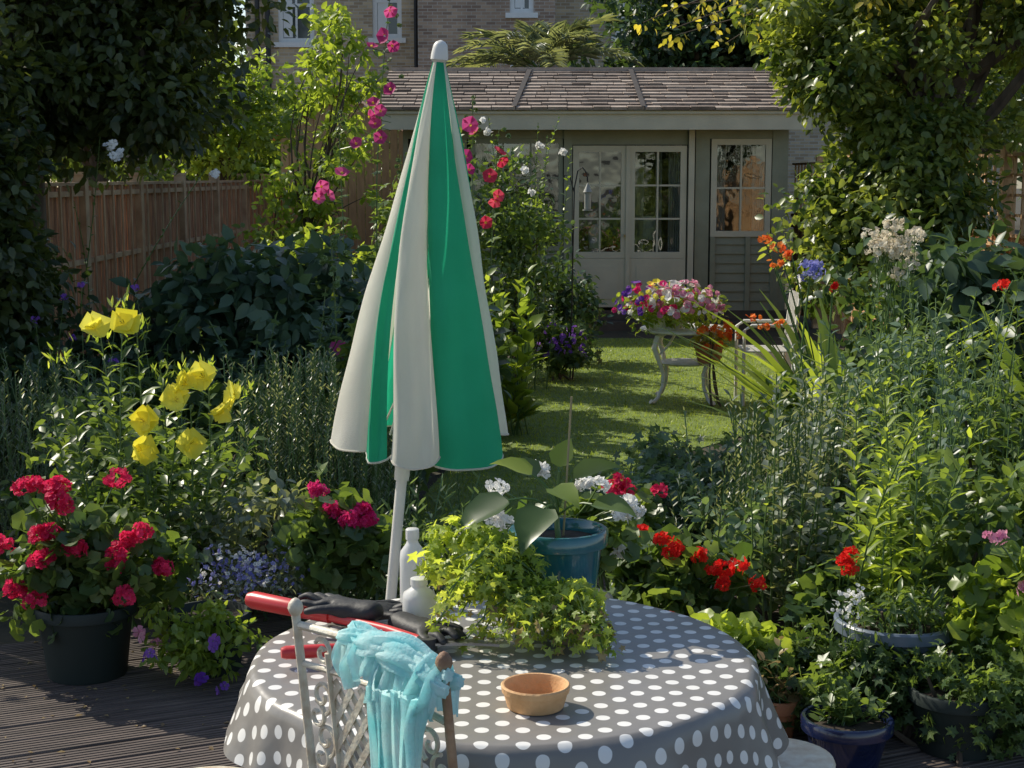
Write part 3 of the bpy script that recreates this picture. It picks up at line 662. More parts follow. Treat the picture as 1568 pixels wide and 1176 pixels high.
fw=solid('fence_timber',(.48,.25,.13),.85,(.22,.10,.055),6,.5,40,stretch=(4,4,.6)); fw2=solid('fence_rail_timber',(.48,.34,.21),.85,(.30,.19,.11),6,.4,30)
fence('wooden_fence',-3.32,6.6,22.5,1.78,fw,fw2)
fo=solid('orange_timber',(.68,.42,.21),.8,(.50,.29,.14),6,.5,40,stretch=(4,4,.6))
fence('trellis_fence',3.75,6.4,20,2.0,fo,fo,.6)
ex=np.vstack([ell((-3.25,8.9,1.6),(.5,.8,1.3),66,.6),ell((-2.3,10.2,3.1),(.65,.7,.75),40,.6),ell((-2.6,10.0,2.4),(.7,.6,.4),40,.6),ell((-2.95,8.7,1.5),(.3,.5,.9),30,.6)])
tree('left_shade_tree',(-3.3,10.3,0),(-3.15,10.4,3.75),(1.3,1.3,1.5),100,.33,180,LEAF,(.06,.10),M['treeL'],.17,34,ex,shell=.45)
e=empty('climbing_rose',(-3.1,10,0)); stemplant('x',[((-3.0,9.9,0),(-2.55,9.7,2.1)),((-2.9,9.9,0),(-1.9,9.7,1.9)),((-3.0,9.9,0),(-2.7,9.6,1.7))],LEAF,(.04,.07),26,M['mid'],e,.006)
heads('blooms',[(-2.28,8.9,2.03),(-2.23,8.92,1.98),(-2.25,8.85,1.96),(-1.76,9.2,1.86)],.025,8,.045,M['whiteF'],e)
tree('philadelphus_tree',(-3.7,19.5,0),(-3.6,19.5,2.6),(.9,.8,.9),96,.24,56,LEAF,(.07,.12),M['light'],.05,18,droop=.2)
tree('young_robinia_tree',(-1.75,14.6,0),(-1.65,14.4,2.3),(.42,.5,1.2),52,.15,38,LEAF,(.06,.10),M['light'],.03,26,droop=.3)
bush('philadelphus_shrub',(-2.15,14.6,1.1),(.36,.5,.9),56,.16,30,LEAF,(.06,.10),M['light'],12,droop=.2)
bush('shrub',(-1.6,13.0,.75),(.6,.6,.65),90,.17,28,LEAF,(.06,.1),M['light'],12)
bush('shrub',(-.8,12.5,.9),(.42,.5,.9),80,.16,28,PALM,(.08,.13),M['mid'],10)  # made taller, behind the parasol, to shade the lawn
bush('lawn_shade_shrub',(-.6,15.0,1.25),(.45,.6,1.0),80,.18,28,LEAF,(.06,.10),M['mid'],12)  # added shading shrub, mostly behind the parasol, to darken the lawn
bush('conifer_shrub',(-2.6,12.2,.5),(.4,.5,.5),50,.16,28,LNC,(.05,.09),M['mid'],10)
# hollyhocks
hollyhock('hollyhock',(-.95,12,0),(-.92,12,3.25),[(-.92,11.93,3.09),(-.9,11.93,2.83),(-1.06,11.93,2.82),(-1.05,11.92,2.40),(-1.0,11.92,2.34),(-1.04,11.92,2.24),(-1.0,11.92,2.14),(-1.08,11.92,2.3),(-.92,11.92,2.5),(-.96,11.92,2.9)],M['holF'],34)
hollyhock('hollyhock',(-1.25,12.2,0),(-1.35,12.2,2.35),[(-1.2,12.1,2.1),(-1.32,12.1,1.87),(-1.48,12.1,1.77),(-1.42,12.1,1.7),(-1.5,12.1,1.68)],M['holF'],30)
hollyhock('hollyhock',(-.36,12,0),(-.3,12,2.45),[(-.32,11.92,2.24),(-.28,11.92,2.18),(-.35,11.92,2.0),(-.33,11.92,1.9)],M['holF'],26)
hollyhock('hollyhock',(-.15,12,0),(-.1,12,2.2),[(-.1,11.92,2.03),(-.08,11.92,1.97),(-.17,11.92,1.85),(-.11,11.92,1.70),(-.13,11.92,1.66),(-.2,11.92,1.5)],petal_mat('petal_rose_red',(.6,.03,.08),(.85,.12,.18)),26)
hollyhock('hollyhock',(-1.0,9.0,0),(-1.05,9.0,1.5),[(-1.0,8.85,.86)],M['holF'],22)
hollyhock('hollyhock',(-.72,11,0),(-.78,11,2.0),[(-.8,10.9,1.5)],M['pinkF'],26,(.12,.22))
bush('rose_bush',(.05,13.5,1.2),(.36,.42,.95),96,.15,30,LEAF,(.05,.08),M['mid'],14)
e=empty('white_rose',(.2,13.4,0)); stemplant('x',[((.1,13.4,0),(.22,13.2,2.3)),((.2,13.4,0),(.4,13.2,2.35)),((.1,13.4,0),(-.2,13.2,2.35)),((.3,13.4,0),(.5,13.3,2.1)),((.2,13.4,0),(.3,13.3,2.2)),((.1,13.4,0),(.0,13.3,2.1))],LEAF,(.06,.10),46,M['light'],e,.006)
heads('blooms',[(.23,13.05,2.1),(.16,13.05,1.72),(-.24,13.05,2.3),(-.2,13.05,2.22),(.42,13,2.05),(.1,13,1.9)],.028,8,.05,M['whiteF'],e)
stemplant('acanthus_plant',[((.0+rng.normal()*.08,11.0,0),(-.05+rng.normal()*.18,10.9,random.uniform(.8,1.25))) for i in range(12)],LEAF,(.12,.24),14,M['light'],None,.006,.7)
bush('fern_bush',(-.25,11.3,.5),(.33,.4,.5),50,.14,26,LEAF,(.08,.13),M['mid'],8)
bush('shrub',(.5,15.4,.55),(.4,.5,.5),50,.15,26,LEAF,(.06,.1),M['dark'],8)
e=bush('cranesbill',(.45,14.1,.28),(.35,.25,.25),34,.1,26,PALM,(.05,.08),M['mid'],6); cc=ell((.45,13.85,.38),(.3,.05,.2),26,.7); heads('flowers',[tuple(c) for c in cc],.03,3,.04,M['purF'],e)

# ------------------------------------------------------------------ summerhouse
sh=empty('summerhouse',(.95,19,0))
sage=solid('sage_painted_timber',(.28,.285,.20),.6,(.23,.235,.16),5,.2,40); creamw=solid('cream_painted_timber',(.58,.53,.39),.55,(.50,.46,.34),4,.15,40)
darkin=solid('dark_interior',(.05,.045,.04),.9)
gm,nt,o=newmat('window_glass'); L=nt.links.new; gl=N(nt,'ShaderNodeBsdfGlossy'); gl.inputs['Roughness'].default_value=.02; gl.inputs['Color'].default_value=(.9,.95,.95,1); tr=N(nt,'ShaderNodeBsdfTransparent'); tr.inputs['Color'].default_value=(.75,.8,.78,1)
tc=N(nt,'ShaderNodeTexCoord'); no=N(nt,'ShaderNodeTexNoise'); no.inputs['Scale'].default_value=3; L(tc.outputs['Object'],no.inputs['Vector']); bp=N(nt,'ShaderNodeBump'); bp.inputs['Strength'].default_value=.15; bp.inputs['Distance'].default_value=.05; L(no.outputs['Fac'],bp.inputs['Height']); L(bp.outputs[0],gl.inputs['Normal'])
ms=N(nt,'ShaderNodeMixShader'); ms.inputs[0].default_value=.18; L(tr.outputs[0],ms.inputs[1]); L(gl.outputs[0],ms.inputs[2]); L(ms.outputs[0],o.inputs[0])
X0,X1,YF,YB=-1.32,3.35,19.0,21.6; zf=.22; ze=2.45
b=MB()
b.bx(X0-.1,X1+.1,YF-.35,YB,.0,.10,0)
b.bx(X0,X1,YF-.05,YB,.104,zf,0)
b.obj('plinth',solid('plinth_timber',(.10,.08,.06),.8),sh)
b=MB()
b.bx(X0,X0+.06,YF+.05,YB,zf,ze); b.bx(X1-.06,X1,YF+.05,YB,zf,ze); b.bx(X0+.06,X1-.06,YB-.06,YB,zf,ze)
b.bx(X0+.06,X1-.06,YF+.3,YB-.07,zf+.002,zf+.02)
b.obj('walls_inner',darkin,sh)
b=MB(); gb=MB()
def window(xa,xb,za,zb,cols,rows,y=YF,mi=0,f=.055):
    b.bx(xa,xb,y-.035,y+.035,za,za+f,mi); b.bx(xa,xb,y-.035,y+.035,zb-f,zb,mi)
    b.bx(xa,xa+f,y-.033,y+.033,za+f,zb-f,mi); b.bx(xb-f,xb,y-.033,y+.033,za+f,zb-f,mi)
    for i in range(1,cols): x=xa+f+(xb-xa-2*f)*i/cols; b.bx(x-.011,x+.011,y-.026,y+.02,za+f,zb-f,mi)
    for i in range(1,rows): z=za+f+(zb-za-2*f)*i/rows; b.bx(xa+f,xb-f,y-.023,y+.017,z-.011,z+.011,mi)
    gb.add([(xa+f,y,za+f),(xb-f,y,za+f),(xb-f,y,zb-f),(xa+f,y,zb-f)],[(0,1,2,3)])
def cladding(xa,xb,za,zb,y=YF):
    z=za
    while z<zb-.01:
        h=min(.115,zb-z); b.add([(xa,y-.028,z),(xb,y-.028,z),(xb,y-.008,z+h),(xa,y-.008,z+h),(xa,y+.03,z),(xb,y+.03,z),(xb,y+.03,z+h),(xa,y+.03,z+h)],[(0,1,2,3),(4,0,3,7),(1,5,6,2),(0,4,5,1),(7,3,2,6),(5,4,7,6)],1); z+=.115
window(X0+.1,-.55,.95,2.3,2,3,mi=1); cladding(X0+.06,-.55,zf,.948)
window(-.50,.62,.95,2.3,3,3,mi=1); cladding(-.5,.62,zf,.948)
for (xa,xb) in ((.74,1.40),(1.42,2.12)):
    window(xa,xb,.86,2.22,2,3,y=YF-.02,mi=0,f=.075)
    b.bx(xa,xb,YF-.052,YF+.01,zf+.04,.857,0)
    b.bx(xa+.1,xb-.1,YF-.062,YF-.0525,zf+.14,.76,0)
b.bx(.63,.73,YF-.06,YF+.04,zf,ze,1); b.bx(2.14,2.21,YF-.09,YF+.04,zf,ze,0)
b.bx(1.385,1.435,YF-.075,YF-.054,zf+.04,2.22,0)
b.bx(1.36,1.38,YF-.12,YF-.056,1.12,1.15,2)
b.bx(2.23,2.4,YF-.03,YF+.03,zf,ze,1)
window(2.42,3.15,1.12,2.3,2,2,mi=0,f=.07); cladding(2.42,3.27,zf,1.118)
for xx in (2.42,2.85,3.2): b.bx(xx,xx+.06,YF-.05,YF-.0285,zf,1.118,1)
b.bx(3.16,3.35,YF-.04,YF+.04,zf,ze,1); b.bx(X0,X0+.06,YF-.04,YF+.04,zf,ze,1)
b.bx(X0+.06,.63,YF-.03,YF+.03,2.302,ze,1); b.bx(.73,2.13,YF-.03,YF+.03,2.23,ze,1); b.bx(2.4,3.16,YF-.03,YF+.03,2.302,ze,1)
b.bx(X0-.22,X1+.2,YF-.42,YF-.385,2.40,2.62,0); b.bx(X0-.2,X1+.18,YF-.383,YF+.05,2.455,2.475,1)
b.bx(X0-.22,X1+.2,YF-.455,YF-.422,2.585,2.635,0)
b.obj('front_joinery',[creamw,sage,solid('brass_handle',(.4,.3,.15),.3,metal=.9)],sh)
gb.obj('glazing',gm,sh)
b=MB()
for xa,xb in ((1.92,2.08),(1.52,1.62),(1.76,1.84),(2.47,2.62),(2.95,3.1),(-.45,-.3)):
    vs=[]
    for j in range(25):
        x=xa+(xb-xa)*j/24
        for z in (.7,2.3): vs.append((x,YF+.16+.025*math.sin(j*1.6),z))
    b.add(vs,[(2*j,2*j+2,2*j+3,2*j+1) for j in range(24)])
b.obj('curtain_glints',solid('white_curtain_glint',(.8,.79,.76),.9,trans=.3),sh,True)  # curtain strips, widened to imitate pale reflections in the panes
b=MB(); b.bx(1.5,2.0,YF+.7,YF+1.0,zf+.02,1.05,0); b.bx(.9,1.2,YF+.5,YF+.8,zf+.02,.95,0); b.lathe([(.0,1.05),(.09,1.05),(.12,1.2),(.07,1.35),(.0,1.35)],(1.75,YF+.85,0),16,1); b.lathe([(0,.95),(.07,.95),(.09,1.15),(.03,1.25),(0,1.25)],(1.05,YF+.65,0),16,1)
b.obj('indoor_furniture',[solid('dark_wood',(.10,.07,.05),.6),solid('white_ceramic',(.8,.8,.78),.3)],sh)
ZR=3.22; YR=20.7; YE=18.52; ZE=2.63; sl_=math.hypot(YR-YE,ZR-ZE); ang=math.atan2(ZR-ZE,YR-YE)
b=MB(); rows=12
for side in (0,1):
    for r in range(rows):
        x=X0-.24+random.uniform(-.06,0)
        while x<X1+.28:
            wv=random.uniform(.16,.34); t0=r/rows*sl_; t1=t0+sl_/rows*1.25; lift=.028+random.uniform(0,.014); t0+=random.uniform(-.012,.012)
            def pt(xx,t,h):
                yy=YE+t*math.cos(ang)-h*math.sin(ang); zz=ZE+t*math.sin(ang)+h*math.cos(ang)
                if side: yy=2*YR-yy
                return (xx,yy,zz)
            xe=min(x+wv-.01,X1+.28)
            vs=[pt(x,t0,lift),pt(xe,t0,lift),pt(xe,min(t1,sl_),.004),pt(x,min(t1,sl_),.004),pt(x,t0,0),pt(xe,t0,0)]
            b.add(vs,[(0,1,2,3),(4,5,1,0),(4,0,3),(1,5,2)],random.choice((0,0,0,1,1,2))); x+=wv
b.box(((X0+X1)/2,YR,ZR+.02),(X1-X0+.5,.16,.05),0,1)
for xs in (.02,1.55): 
    p=[(xs-.03,YE,ZE+.045),(xs+.03,YE,ZE+.045),(xs+.03+.22*(xs<1),YR,ZR+.05),(xs-.03+.22*(xs<1),YR,ZR+.05)]; b.add(p,[(0,1,2,3)],3)
b.obj('shingle_roof',[solid('cedar_shingle',(.36,.28,.225),.85,(.24,.185,.145),9,.5,60),solid('cedar_shingle_pale',(.45,.365,.295),.85,(.32,.25,.2),9,.5,60),solid('cedar_shingle_dark',(.24,.18,.145),.85,(.15,.115,.09),9,.5,60),solid('roof_seam',(.06,.05,.045),.9)],sh)
b=MB(); b.add([(X0,YF+.0,ze),(X0,YB,ze),(X0,YR,ZR-.03),(X1,YF+.0,ze),(X1,YB,ze),(X1,YR,ZR-.03)],[(0,1,2),(3,5,4)]); b.add([(X0-.22,YE,ZE-.01),(X1+.25,YE,ZE-.01),(X1+.25,YR,ZR-.01),(X0-.22,YR,ZR-.01),(X0-.22,2*YR-YE,ZE-.01),(X1+.25,2*YR-YE,ZE-.01)],[(0,1,2,3),(3,2,5,4)]); b.obj('gables',sage,sh)
e=empty('garden_shed',(-2.7,22.5,0)); b=MB()
x=-3.25
while x<-1.5: b.bx(x,x+.11,22.0,22.03,0,2.45+.55*(1-abs(x+2.4)/.85)*1.0,0); x+=.118
b.bx(-3.25,-3.2,22.04,24,0,2.4,0); b.bx(-1.55,-1.5,22.04,24,0,2.4,0)
b.add([(-3.4,21.9,2.36),(-2.38,21.9,3.06),(-1.36,21.9,2.36),(-3.4,24.1,2.36),(-2.38,24.1,3.06),(-1.36,24.1,2.36)],[(0,1,4,3),(1,2,5,4)],1)
b.obj('boards_and_roof',[fo,solid('roof_felt',(.50,.28,.18),.9)],e)

# ------------------------------------------------------------------ brick terrace
def brickmat(name,c1,c2,mort):
    m,nt,o=newmat(name); L=nt.links.new; pb=N(nt,'ShaderNodeBsdfPrincipled'); pb.inputs['Roughness'].default_value=.9
    tc=N(nt,'ShaderNodeTexCoord'); sx=N(nt,'ShaderNodeSeparateXYZ'); L(tc.outputs['Object'],sx.inputs[0]); ad=N(nt,'ShaderNodeMath',operation='ADD'); L(sx.outputs[0],ad.inputs[0]); L(sx.outputs[1],ad.inputs[1]); cx=N(nt,'ShaderNodeCombineXYZ'); L(ad.outputs[0],cx.inputs[0]); L(sx.outputs[2],cx.inputs[1])
    br=N(nt,'ShaderNodeTexBrick'); L(cx.outputs[0],br.inputs['Vector']); br.inputs['Scale'].default_value=1; br.inputs['Brick Width'].default_value=.225; br.inputs['Row Height'].default_value=.075; br.inputs['Mortar Size'].default_value=.008
    br.inputs['Color1'].default_value=c4(c1); br.inputs['Color2'].default_value=c4(c2); br.inputs['Mortar'].default_value=c4(mort); br.inputs['Bias'].default_value=.0
    no=N(nt,'ShaderNodeTexNoise'); no.inputs['Scale'].default_value=1.3; no.inputs['Detail'].default_value=8; L(tc.outputs['Object'],no.inputs['Vector'])
    rp=N(nt,'ShaderNodeMapRange'); rp.inputs['To Min'].default_value=.65; rp.inputs['To Max'].default_value=1.6; L(no.outputs['Fac'],rp.inputs['Value'])
    mx=N(nt,'ShaderNodeVectorMath',operation='SCALE'); L(br.outputs['Color'],mx.inputs[0]); L(rp.outputs[0],mx.inputs['Scale']); L(mx.outputs[0],pb.inputs['Base Color']); L(pb.outputs[0],o.inputs[0]); return m
br1=brickmat('stock_brick_yellow',(.54,.43,.28),(.32,.235,.15),(.45,.42,.36)); br2=brickmat('stock_brick_brown',(.47,.33,.23),(.25,.165,.12),(.42,.38,.33))
wpaint=solid('white_window_paint',(.82,.82,.8),.4,(.76,.76,.74)); blkpipe=solid('black_pipe',(.02,.02,.022),.5); wg=solid('dark_glass',(.03,.035,.04),.08,(.05,.06,.07),1,spec=.8)
bh=empty('brick_house',(0,38,0))
def wall(name,x0,x1,y,y1,h,wins,mat):
    b=MB(); xs=sorted({x0,x1}|{w[0] for w in wins}|{w[1] for w in wins}); zs=sorted({0,h}|{w[2] for w in wins}|{w[3] for w in wins})
    for i in range(len(xs)-1):
        for j in range(len(zs)-1):
            cx,cz=(xs[i]+xs[i+1])/2,(zs[j]+zs[j+1])/2
            if any(w[0]<cx<w[1] and w[2]<cz<w[3] for w in wins): continue
            b.add([(xs[i],y,zs[j]),(xs[i+1],y,zs[j]),(xs[i+1],y,zs[j+1]),(xs[i],y,zs[j+1])],[(0,1,2,3)])
    for w in wins:
        a,c,d,e_=w; b.add([(a,y,d),(c,y,d),(c,y,e_),(a,y,e_),(a,y+.12,d),(c,y+.12,d),(c,y+.12,e_),(a,y+.12,e_)],[(0,4,5,1),(1,5,6,2),(2,6,7,3),(3,7,4,0)])
    b.add([(x0,y,0),(x0,y1,0),(x0,y1,h),(x0,y,h)],[(0,3,2,1)]); b.add([(x1,y,0),(x1,y1,0),(x1,y1,h),(x1,y,h)],[(0,1,2,3)]); b.add([(x0,y1,0),(x1,y1,0),(x1,y1,h),(x0,y1,h)],[(3,2,1,0)])
    b.obj(name,mat,bh)
    f=MB()
    for a,c,d,e_ in wins:
        yy=y+.08
        f.bx(a,c,yy-.03,yy+.03,d,d+.1,0); f.bx(a,c,yy-.03,yy+.03,e_-.07,e_,0); f.bx(a,a+.11,yy-.028,yy+.028,d+.1,e_-.07,0); f.bx(c-.11,c,yy-.028,yy+.028,d+.1,e_-.07,0)
        m_=(d+e_)/2; f.bx(a+.11,c-.11,yy-.035,yy+.02,m_-.04,m_+.04,0); f.bx((a+c)/2-.025,(a+c)/2+.025,yy-.024,yy+.018,d+.1,e_-.07,0)
        f.bx(a-.1,c+.1,y-.08,y+.05,d-.12,d-.003,0); f.add([(a,yy+.005,d),(c,yy+.005,d),(c,yy+.005,e_),(a,yy+.005,e_)],[(0,1,2,3)],1)
        f.bx(a+.12,a+.34,yy-.012,yy-.006,d+.12,e_-.1,0)
    f.obj(name+'_windows',[wpaint,wg],bh)
wall('left_wall',-6.4,-2.2,38,46,9,[(-5.62,-4.75,5.05,6.8),(-3.35,-2.65,5.15,6.9),(-5.4,-4.5,1.2,2.8)],br1)
wall('rear_wing',-2.18,1.0,36.6,46,9,[(-.05,.5,5.6,7.2)],br2)
wall('right_wall',1.02,12.0,38.2,46,9,[(5.8,6.7,5.75,7.4),(2.5,3.3,5.2,6.9),(8.6,9.5,5.2,6.9)],br1)
b=MB(); b.add([(-6.7,37.7,8.95),(12.2,37.7,8.95),(12.2,42,11.5),(-6.7,42,11.5),(-6.7,46.3,8.95),(12.2,46.3,8.95)],[(0,1,2,3),(3,2,5,4)]); b.obj('slate_roof',solid('slate',(.1,.1,.12),.6),bh)
b=MB()
for x in (-6.1,-5.85): b.tube([(x,37.88,0),(x,37.88,9)],.06,8)
b.tube([(-2.3,37.88,0),(-2.3,37.88,8.8)],.05,8); b.tube([(-2.3,37.85,4.2),(-4.0,37.85,4.0)],.04,8); b.obj('drainpipes',blkpipe,bh)
b=MB(); b.tube([(.02,36.5,0),(.02,36.5,5.0)],.06,8); b.obj('white_pipe',wpaint,bh)
b=MB(); b.bx(-9,-2.5,31,31.3,0,3.2); b.obj('garden_wall',br2)

# ------------------------------------------------------------------ background trees
tree('evergreen_tree',(3.2,26,0),(3.2,26,4.3),(2.3,1.4,1.9),110,.45,140,DIA,(.12,.2),M['dark'],.2,20)
tree('background_tree',(7.0,27,0),(7.2,27,5),(3.0,2,2.8),100,.55,120,DIA,(.14,.22),M['far'],.25,20)
tree('background_tree',(-7.6,30,0),(-8.4,30,5.2),(2.4,2,3.6),120,.55,120,DIA,(.14,.22),M['far'],.25,20)
tree('background_tree',(-4.4,17,0),(-4.7,17,3.4),(1.0,2.0,2.0),84,.36,120,DIA,(.09,.15),M['mid'],.15,16)
tree('background_tree',(5.2,20,0),(5.4,20,3.6),(1.3,2.2,2.4),80,.4,120,DIA,(.10,.16),M['treeR'],.15,16)
bush('laurel_shrub',(-1.0,24.5,1.8),(1.2,.8,1.3),70,.35,56,DIA,(.12,.18),M['mid'],8)
bush('ivy_mass',(-4.0,28,2.1),(2.4,.8,1.4),90,.4,66,DIA,(.14,.2),M['light'],8)
hedge=empty('distant_tree_line',(0,60,0)); cen=np.stack([rng.uniform(-45,45,200),rng.uniform(52,60,200),rng.uniform(1,8,200)],1); foliage('leaves',cen,2.0,70,DIA,(.45,.8),M['far'],hedge)
PX=.45; PZ=3.42
e=empty('palm_tree',(PX,24,0)); b=MB(); b.tube(bez((PX,24,0),(PX,24,PZ),0,8,.01),[.14,.13,.125,.12,.12,.12,.12,.13,.14],10); b.obj('trunk',M['bark'],e,True)
P=[];Y=[];NN=[];S=[];b=MB()
for i in range(20):
    a=i*2.4; el=random.uniform(.3,1.35); d=Vector((math.cos(a),math.sin(a)*.8,0)); L_=random.uniform(1.2,1.75); pts=[]
    for j in range(15):
        t=j/14; pts.append(Vector((PX,24,PZ))+d*(L_*t*(math.cos(el)*.9+.2))+Vector((0,0,L_*(math.sin(el)*t*1.1-.5*t*t))))
    b.tube(pts,[.014*(1-.05*j) for j in range(15)],4)
    for j in range(2,15):
        p=pts[j]; tan=(pts[j]-pts[j-1]).normalized(); sd=tan.cross(Vector((0,0,1))).normalized(); up_=sd.cross(tan)
        for q in (0,.5):
            p=pts[j] if q==0 or j==14 else pts[j].lerp(pts[j+1],.5)
            for s_ in (1,-1): P.append(tuple(p));Y.append(tuple(sd*s_+tan*.9+up_*random.uniform(-.3,.5)));NN.append((0,0,1));S.append(.40*(1-.5*abs(j/14-.4)))
b.obj('frond_ribs',M['stem'],e); inst('leaflets',t_dia(.036,-.15),P,Y,NN,S,M['grey'],e)

# ------------------------------------------------------------------ right tree
ex=np.vstack([ell((2.45,11.3,1.5),(.38,.6,.55),28,.6),ell((2.9,10.9,1.4),(.36,.6,.75),40,.6),ell((2.2,11.3,2.6),(.3,.5,.4),20,.6),ell((2.8,11.2,2.1),(.5,.6,.4),24,.6)])
tree('right_shade_tree',(3.0,11.8,0),(3.2,11.6,3.15),(1.42,1.3,1.05),110,.27,170,LEAF,(.055,.095),M['treeR'],.14,34,ex,shell=.45)
e=empty('overhanging_branch',(2.6,13,3.3)); b=MB(); cen=[]
for i in range(9):
    en=(random.uniform(1.0,2.2),random.uniform(12.2,13.4),random.uniform(2.85,3.35)); pts=bez((3.1,12.5,3.2),en,.1,7,.04); b.tube(pts,[.014-.0015*j for j in range(8)],5); cen+=[tuple(p) for p in pts[2:]]
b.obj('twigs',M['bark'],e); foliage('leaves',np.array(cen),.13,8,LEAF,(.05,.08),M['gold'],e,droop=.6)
foliage('sunlit_shoots',ell((3.3,11.0,3.35),(1.4,.8,.6),40,.5),.2,26,LEAF,(.05,.09),M['gold'],e,droop=.5)  # sunlit look put into the leaf colour, gold over the darker crown

# ------------------------------------------------------------------ lawn furniture
wm=solid('white_cast_iron',(.78,.76,.7),.4,(.66,.62,.54),20)
e=empty('ornate_garden_table',(1.43,12.7,0)); b=MB(); b.lathe([(0,.62),(.36,.62),(.375,.61),(.375,.595),(.35,.585),(0,.585)],(1.43,12.7,0),32)
for i in range(4):
    a=.6+i*math.pi/2; ca,sa=math.cos(a),math.sin(a)
    pts=[(1.43+ca*r,12.7+sa*r,z) for r,z in ((.2,.59),(.30,.55),(.33,.47),(.28,.36),(.23,.25),(.24,.14),(.29,.05),(.34,.015),(.36,.03))]
    b.tube(pts,[.02,.024,.024,.02,.017,.015,.015,.018,.02],8); b.tube([(1.43+ca*.12,12.7+sa*.12,.56),(1.43+ca*.2,12.7+sa*.2,.46),(1.43+ca*.29,12.7+sa*.29,.40)],.01,6)
b.lathe([(.0,.34),(.2,.34),(.225,.33),(.2,.315),(0,.315)],(1.43,12.7,0),24); b.obj('top_and_legs',wm,e,True)
pot('white_planter',(1.25,12.6),.2,.15,.12,wm,.62)
e=empty('petunia_display',(1.28,12.6,.75)); cen=ell((1.28,12.50,.80),(.44,.25,.17),90,.6); foliage('leaves',cen,.08,14,LEAF,(.04,.07),M['light'],e,zmin=.6)
for nm,mt,(xa,xb),q in (('pink_flowers','pinkF',(1.1,1.7),76),('white_flowers','whiteF',(.9,1.7),70),('purple_flowers','purF',(.85,1.2),20),('magenta_flowers','magF',(.85,1.6),28),('yellow_flowers','yelF',(.9,1.4),16)):
    d=rdir(q); d[:,2]=np.abs(d[:,2])*1.1-.35; d[:,1]=-np.abs(d[:,1]); P=np.array([(xa+xb)/2,12.50,.84])+d*np.array([(xb-xa)/2,.3,.22])*rng.uniform(.8,1.1,(q,1)); inst(nm,HOL,P,rdir(q),d+np.array([0,-.4,.4])+rng.normal(size=(q,3))*.3,rng.uniform(.04,.065,q),M[mt],e)
pot('terracotta_planter',(1.6,12.5),.12,.09,.16,terrap,.35); e=bush('begonia_plant',(1.6,12.4,.56),(.14,.12,.08),14,.07,14,LEAF,(.04,.06),M['gold'],3); heads('flowers',[tuple(c) for c in ell((1.65,12.3,.6),(.2,.1,.12),16)],.03,5,.05,M['oraF'],e)
e=empty('white_garden_chair',(2.2,12.6,0)); b=MB()
for dy in (0,.42): 
    b.tube([(2.27,12.4+dy,0),(2.27,12.4+dy,.45),(2.32,12.4+dy,.95)],.014,8); b.tube([(1.87,12.4+dy,0),(1.87,12.4+dy,.62),(1.93,12.4+dy,.66),(2.28,12.4+dy,.66)],.014,8)
for i in range(9): y=12.4+.42*i/8; b.tube([(1.87,y,.45),(2.27,y,.45),(2.315,y,.92)],.009,6)
b.tube([(2.32,12.4,.95),(2.33,12.5,1.02),(2.33,12.61,1.05),(2.33,12.72,1.02),(2.32,12.82,.95)],.014,8); b.obj('chair_frame',wm,e,True)
e=empty('bird_feeder',(.55,14,0)); b=MB(); b.tube([(.53,14,0),(.56,14,1.75),(.59,14,1.9),(.63,14,1.93),(.67,14,1.88),(.68,14,1.8)],.007,6); b.tube([(.56,14,1.7),(.52,14,1.85),(.47,14,1.86),(.46,14,1.78)],.006,6); b.obj('crook_pole',blkpipe,e)
b=MB(); b.lathe([(0,1.56),(.03,1.56),(.03,1.7),(.042,1.71),(.01,1.78),(0,1.8)],(.68,14,0),16); b.lathe([(.0,1.555),(.045,1.555),(.045,1.545),(0,1.545)],(.68,14,0),16); b.tube([(.68,14,1.79),(.68,14,1.82)],.003,4); b.obj('seed_lantern',solid('lantern_metal',(.35,.35,.32),.5),e,True)

# ------------------------------------------------------------------ right border
def swordclump(name,c,n,h,mat,fl=None,fm=None,ln0=.1,ln1=.6):
    e=empty(name,(c[0],c[1],0)); a=rng.uniform(0,6.28,n); ln=rng.uniform(ln0,ln1,n)
    P=np.stack([c[0]+np.cos(a)*.2*rng.random(n),c[1]+np.sin(a)*.15,np.full(n,.02)],1); Y=np.stack([np.cos(a)*ln,np.sin(a)*ln*.6,np.ones(n)],1); NR=np.stack([-np.cos(a)*.8,-np.sin(a)*.8,np.full(n,.6)],1)+rng.normal(size=(n,3))*.25
    inst('sword_leaves',SWD,P,Y,NR,h*rng.uniform(.7,1.2,n),mat,e)
    if fl:
        b=MB()
        for f in fl: b.tube(bez((c[0],c[1],.1),f,.05,6),.004,4)
        b.obj('stalks',M['stem'],e); heads('flowers',fl,.05,9,.036,fm,e,squash=.4)
    return e
swordclump('crocosmia',(1.85,8.7),70,1.35,M['light'],[(1.40,8.6,1.5),(1.48,8.6,1.46),(1.55,8.6,1.42),(1.44,8.5,1.38)],M['oraF'],.1,.5)
swordclump('crocosmia',(2.05,9.8),60,1.2,M['light'],[(1.5,9.6,.98),(1.57,9.6,.92),(1.65,9.5,.95)],M['oraF'],.1,.45)
swordclump('crocosmia',(2.9,8.0),70,1.4,M['mid'],[(2.5,7.9,1.3)],M['redF'])
swordclump('day_lily',(2.3,8.9),60,1.1,M['blue'])
e=empty('agapanthus',(1.63,8.5,0)); b=MB(); b.tube(bez((1.6,8.5,0),(1.63,8.45,1.34),0,5,.02),.006,5); b.tube(bez((1.72,8.5,0),(1.74,8.4,1.24),0,5,.02),.006,5); b.obj('stalks',M['stem'],e); heads('blue_head',[(1.63,8.45,1.34)],.075,60,.032,M['bluF'],e,squash=.85); heads('red_head',[(1.75,8.4,1.25)],.03,12,.035,M['redF'],e)
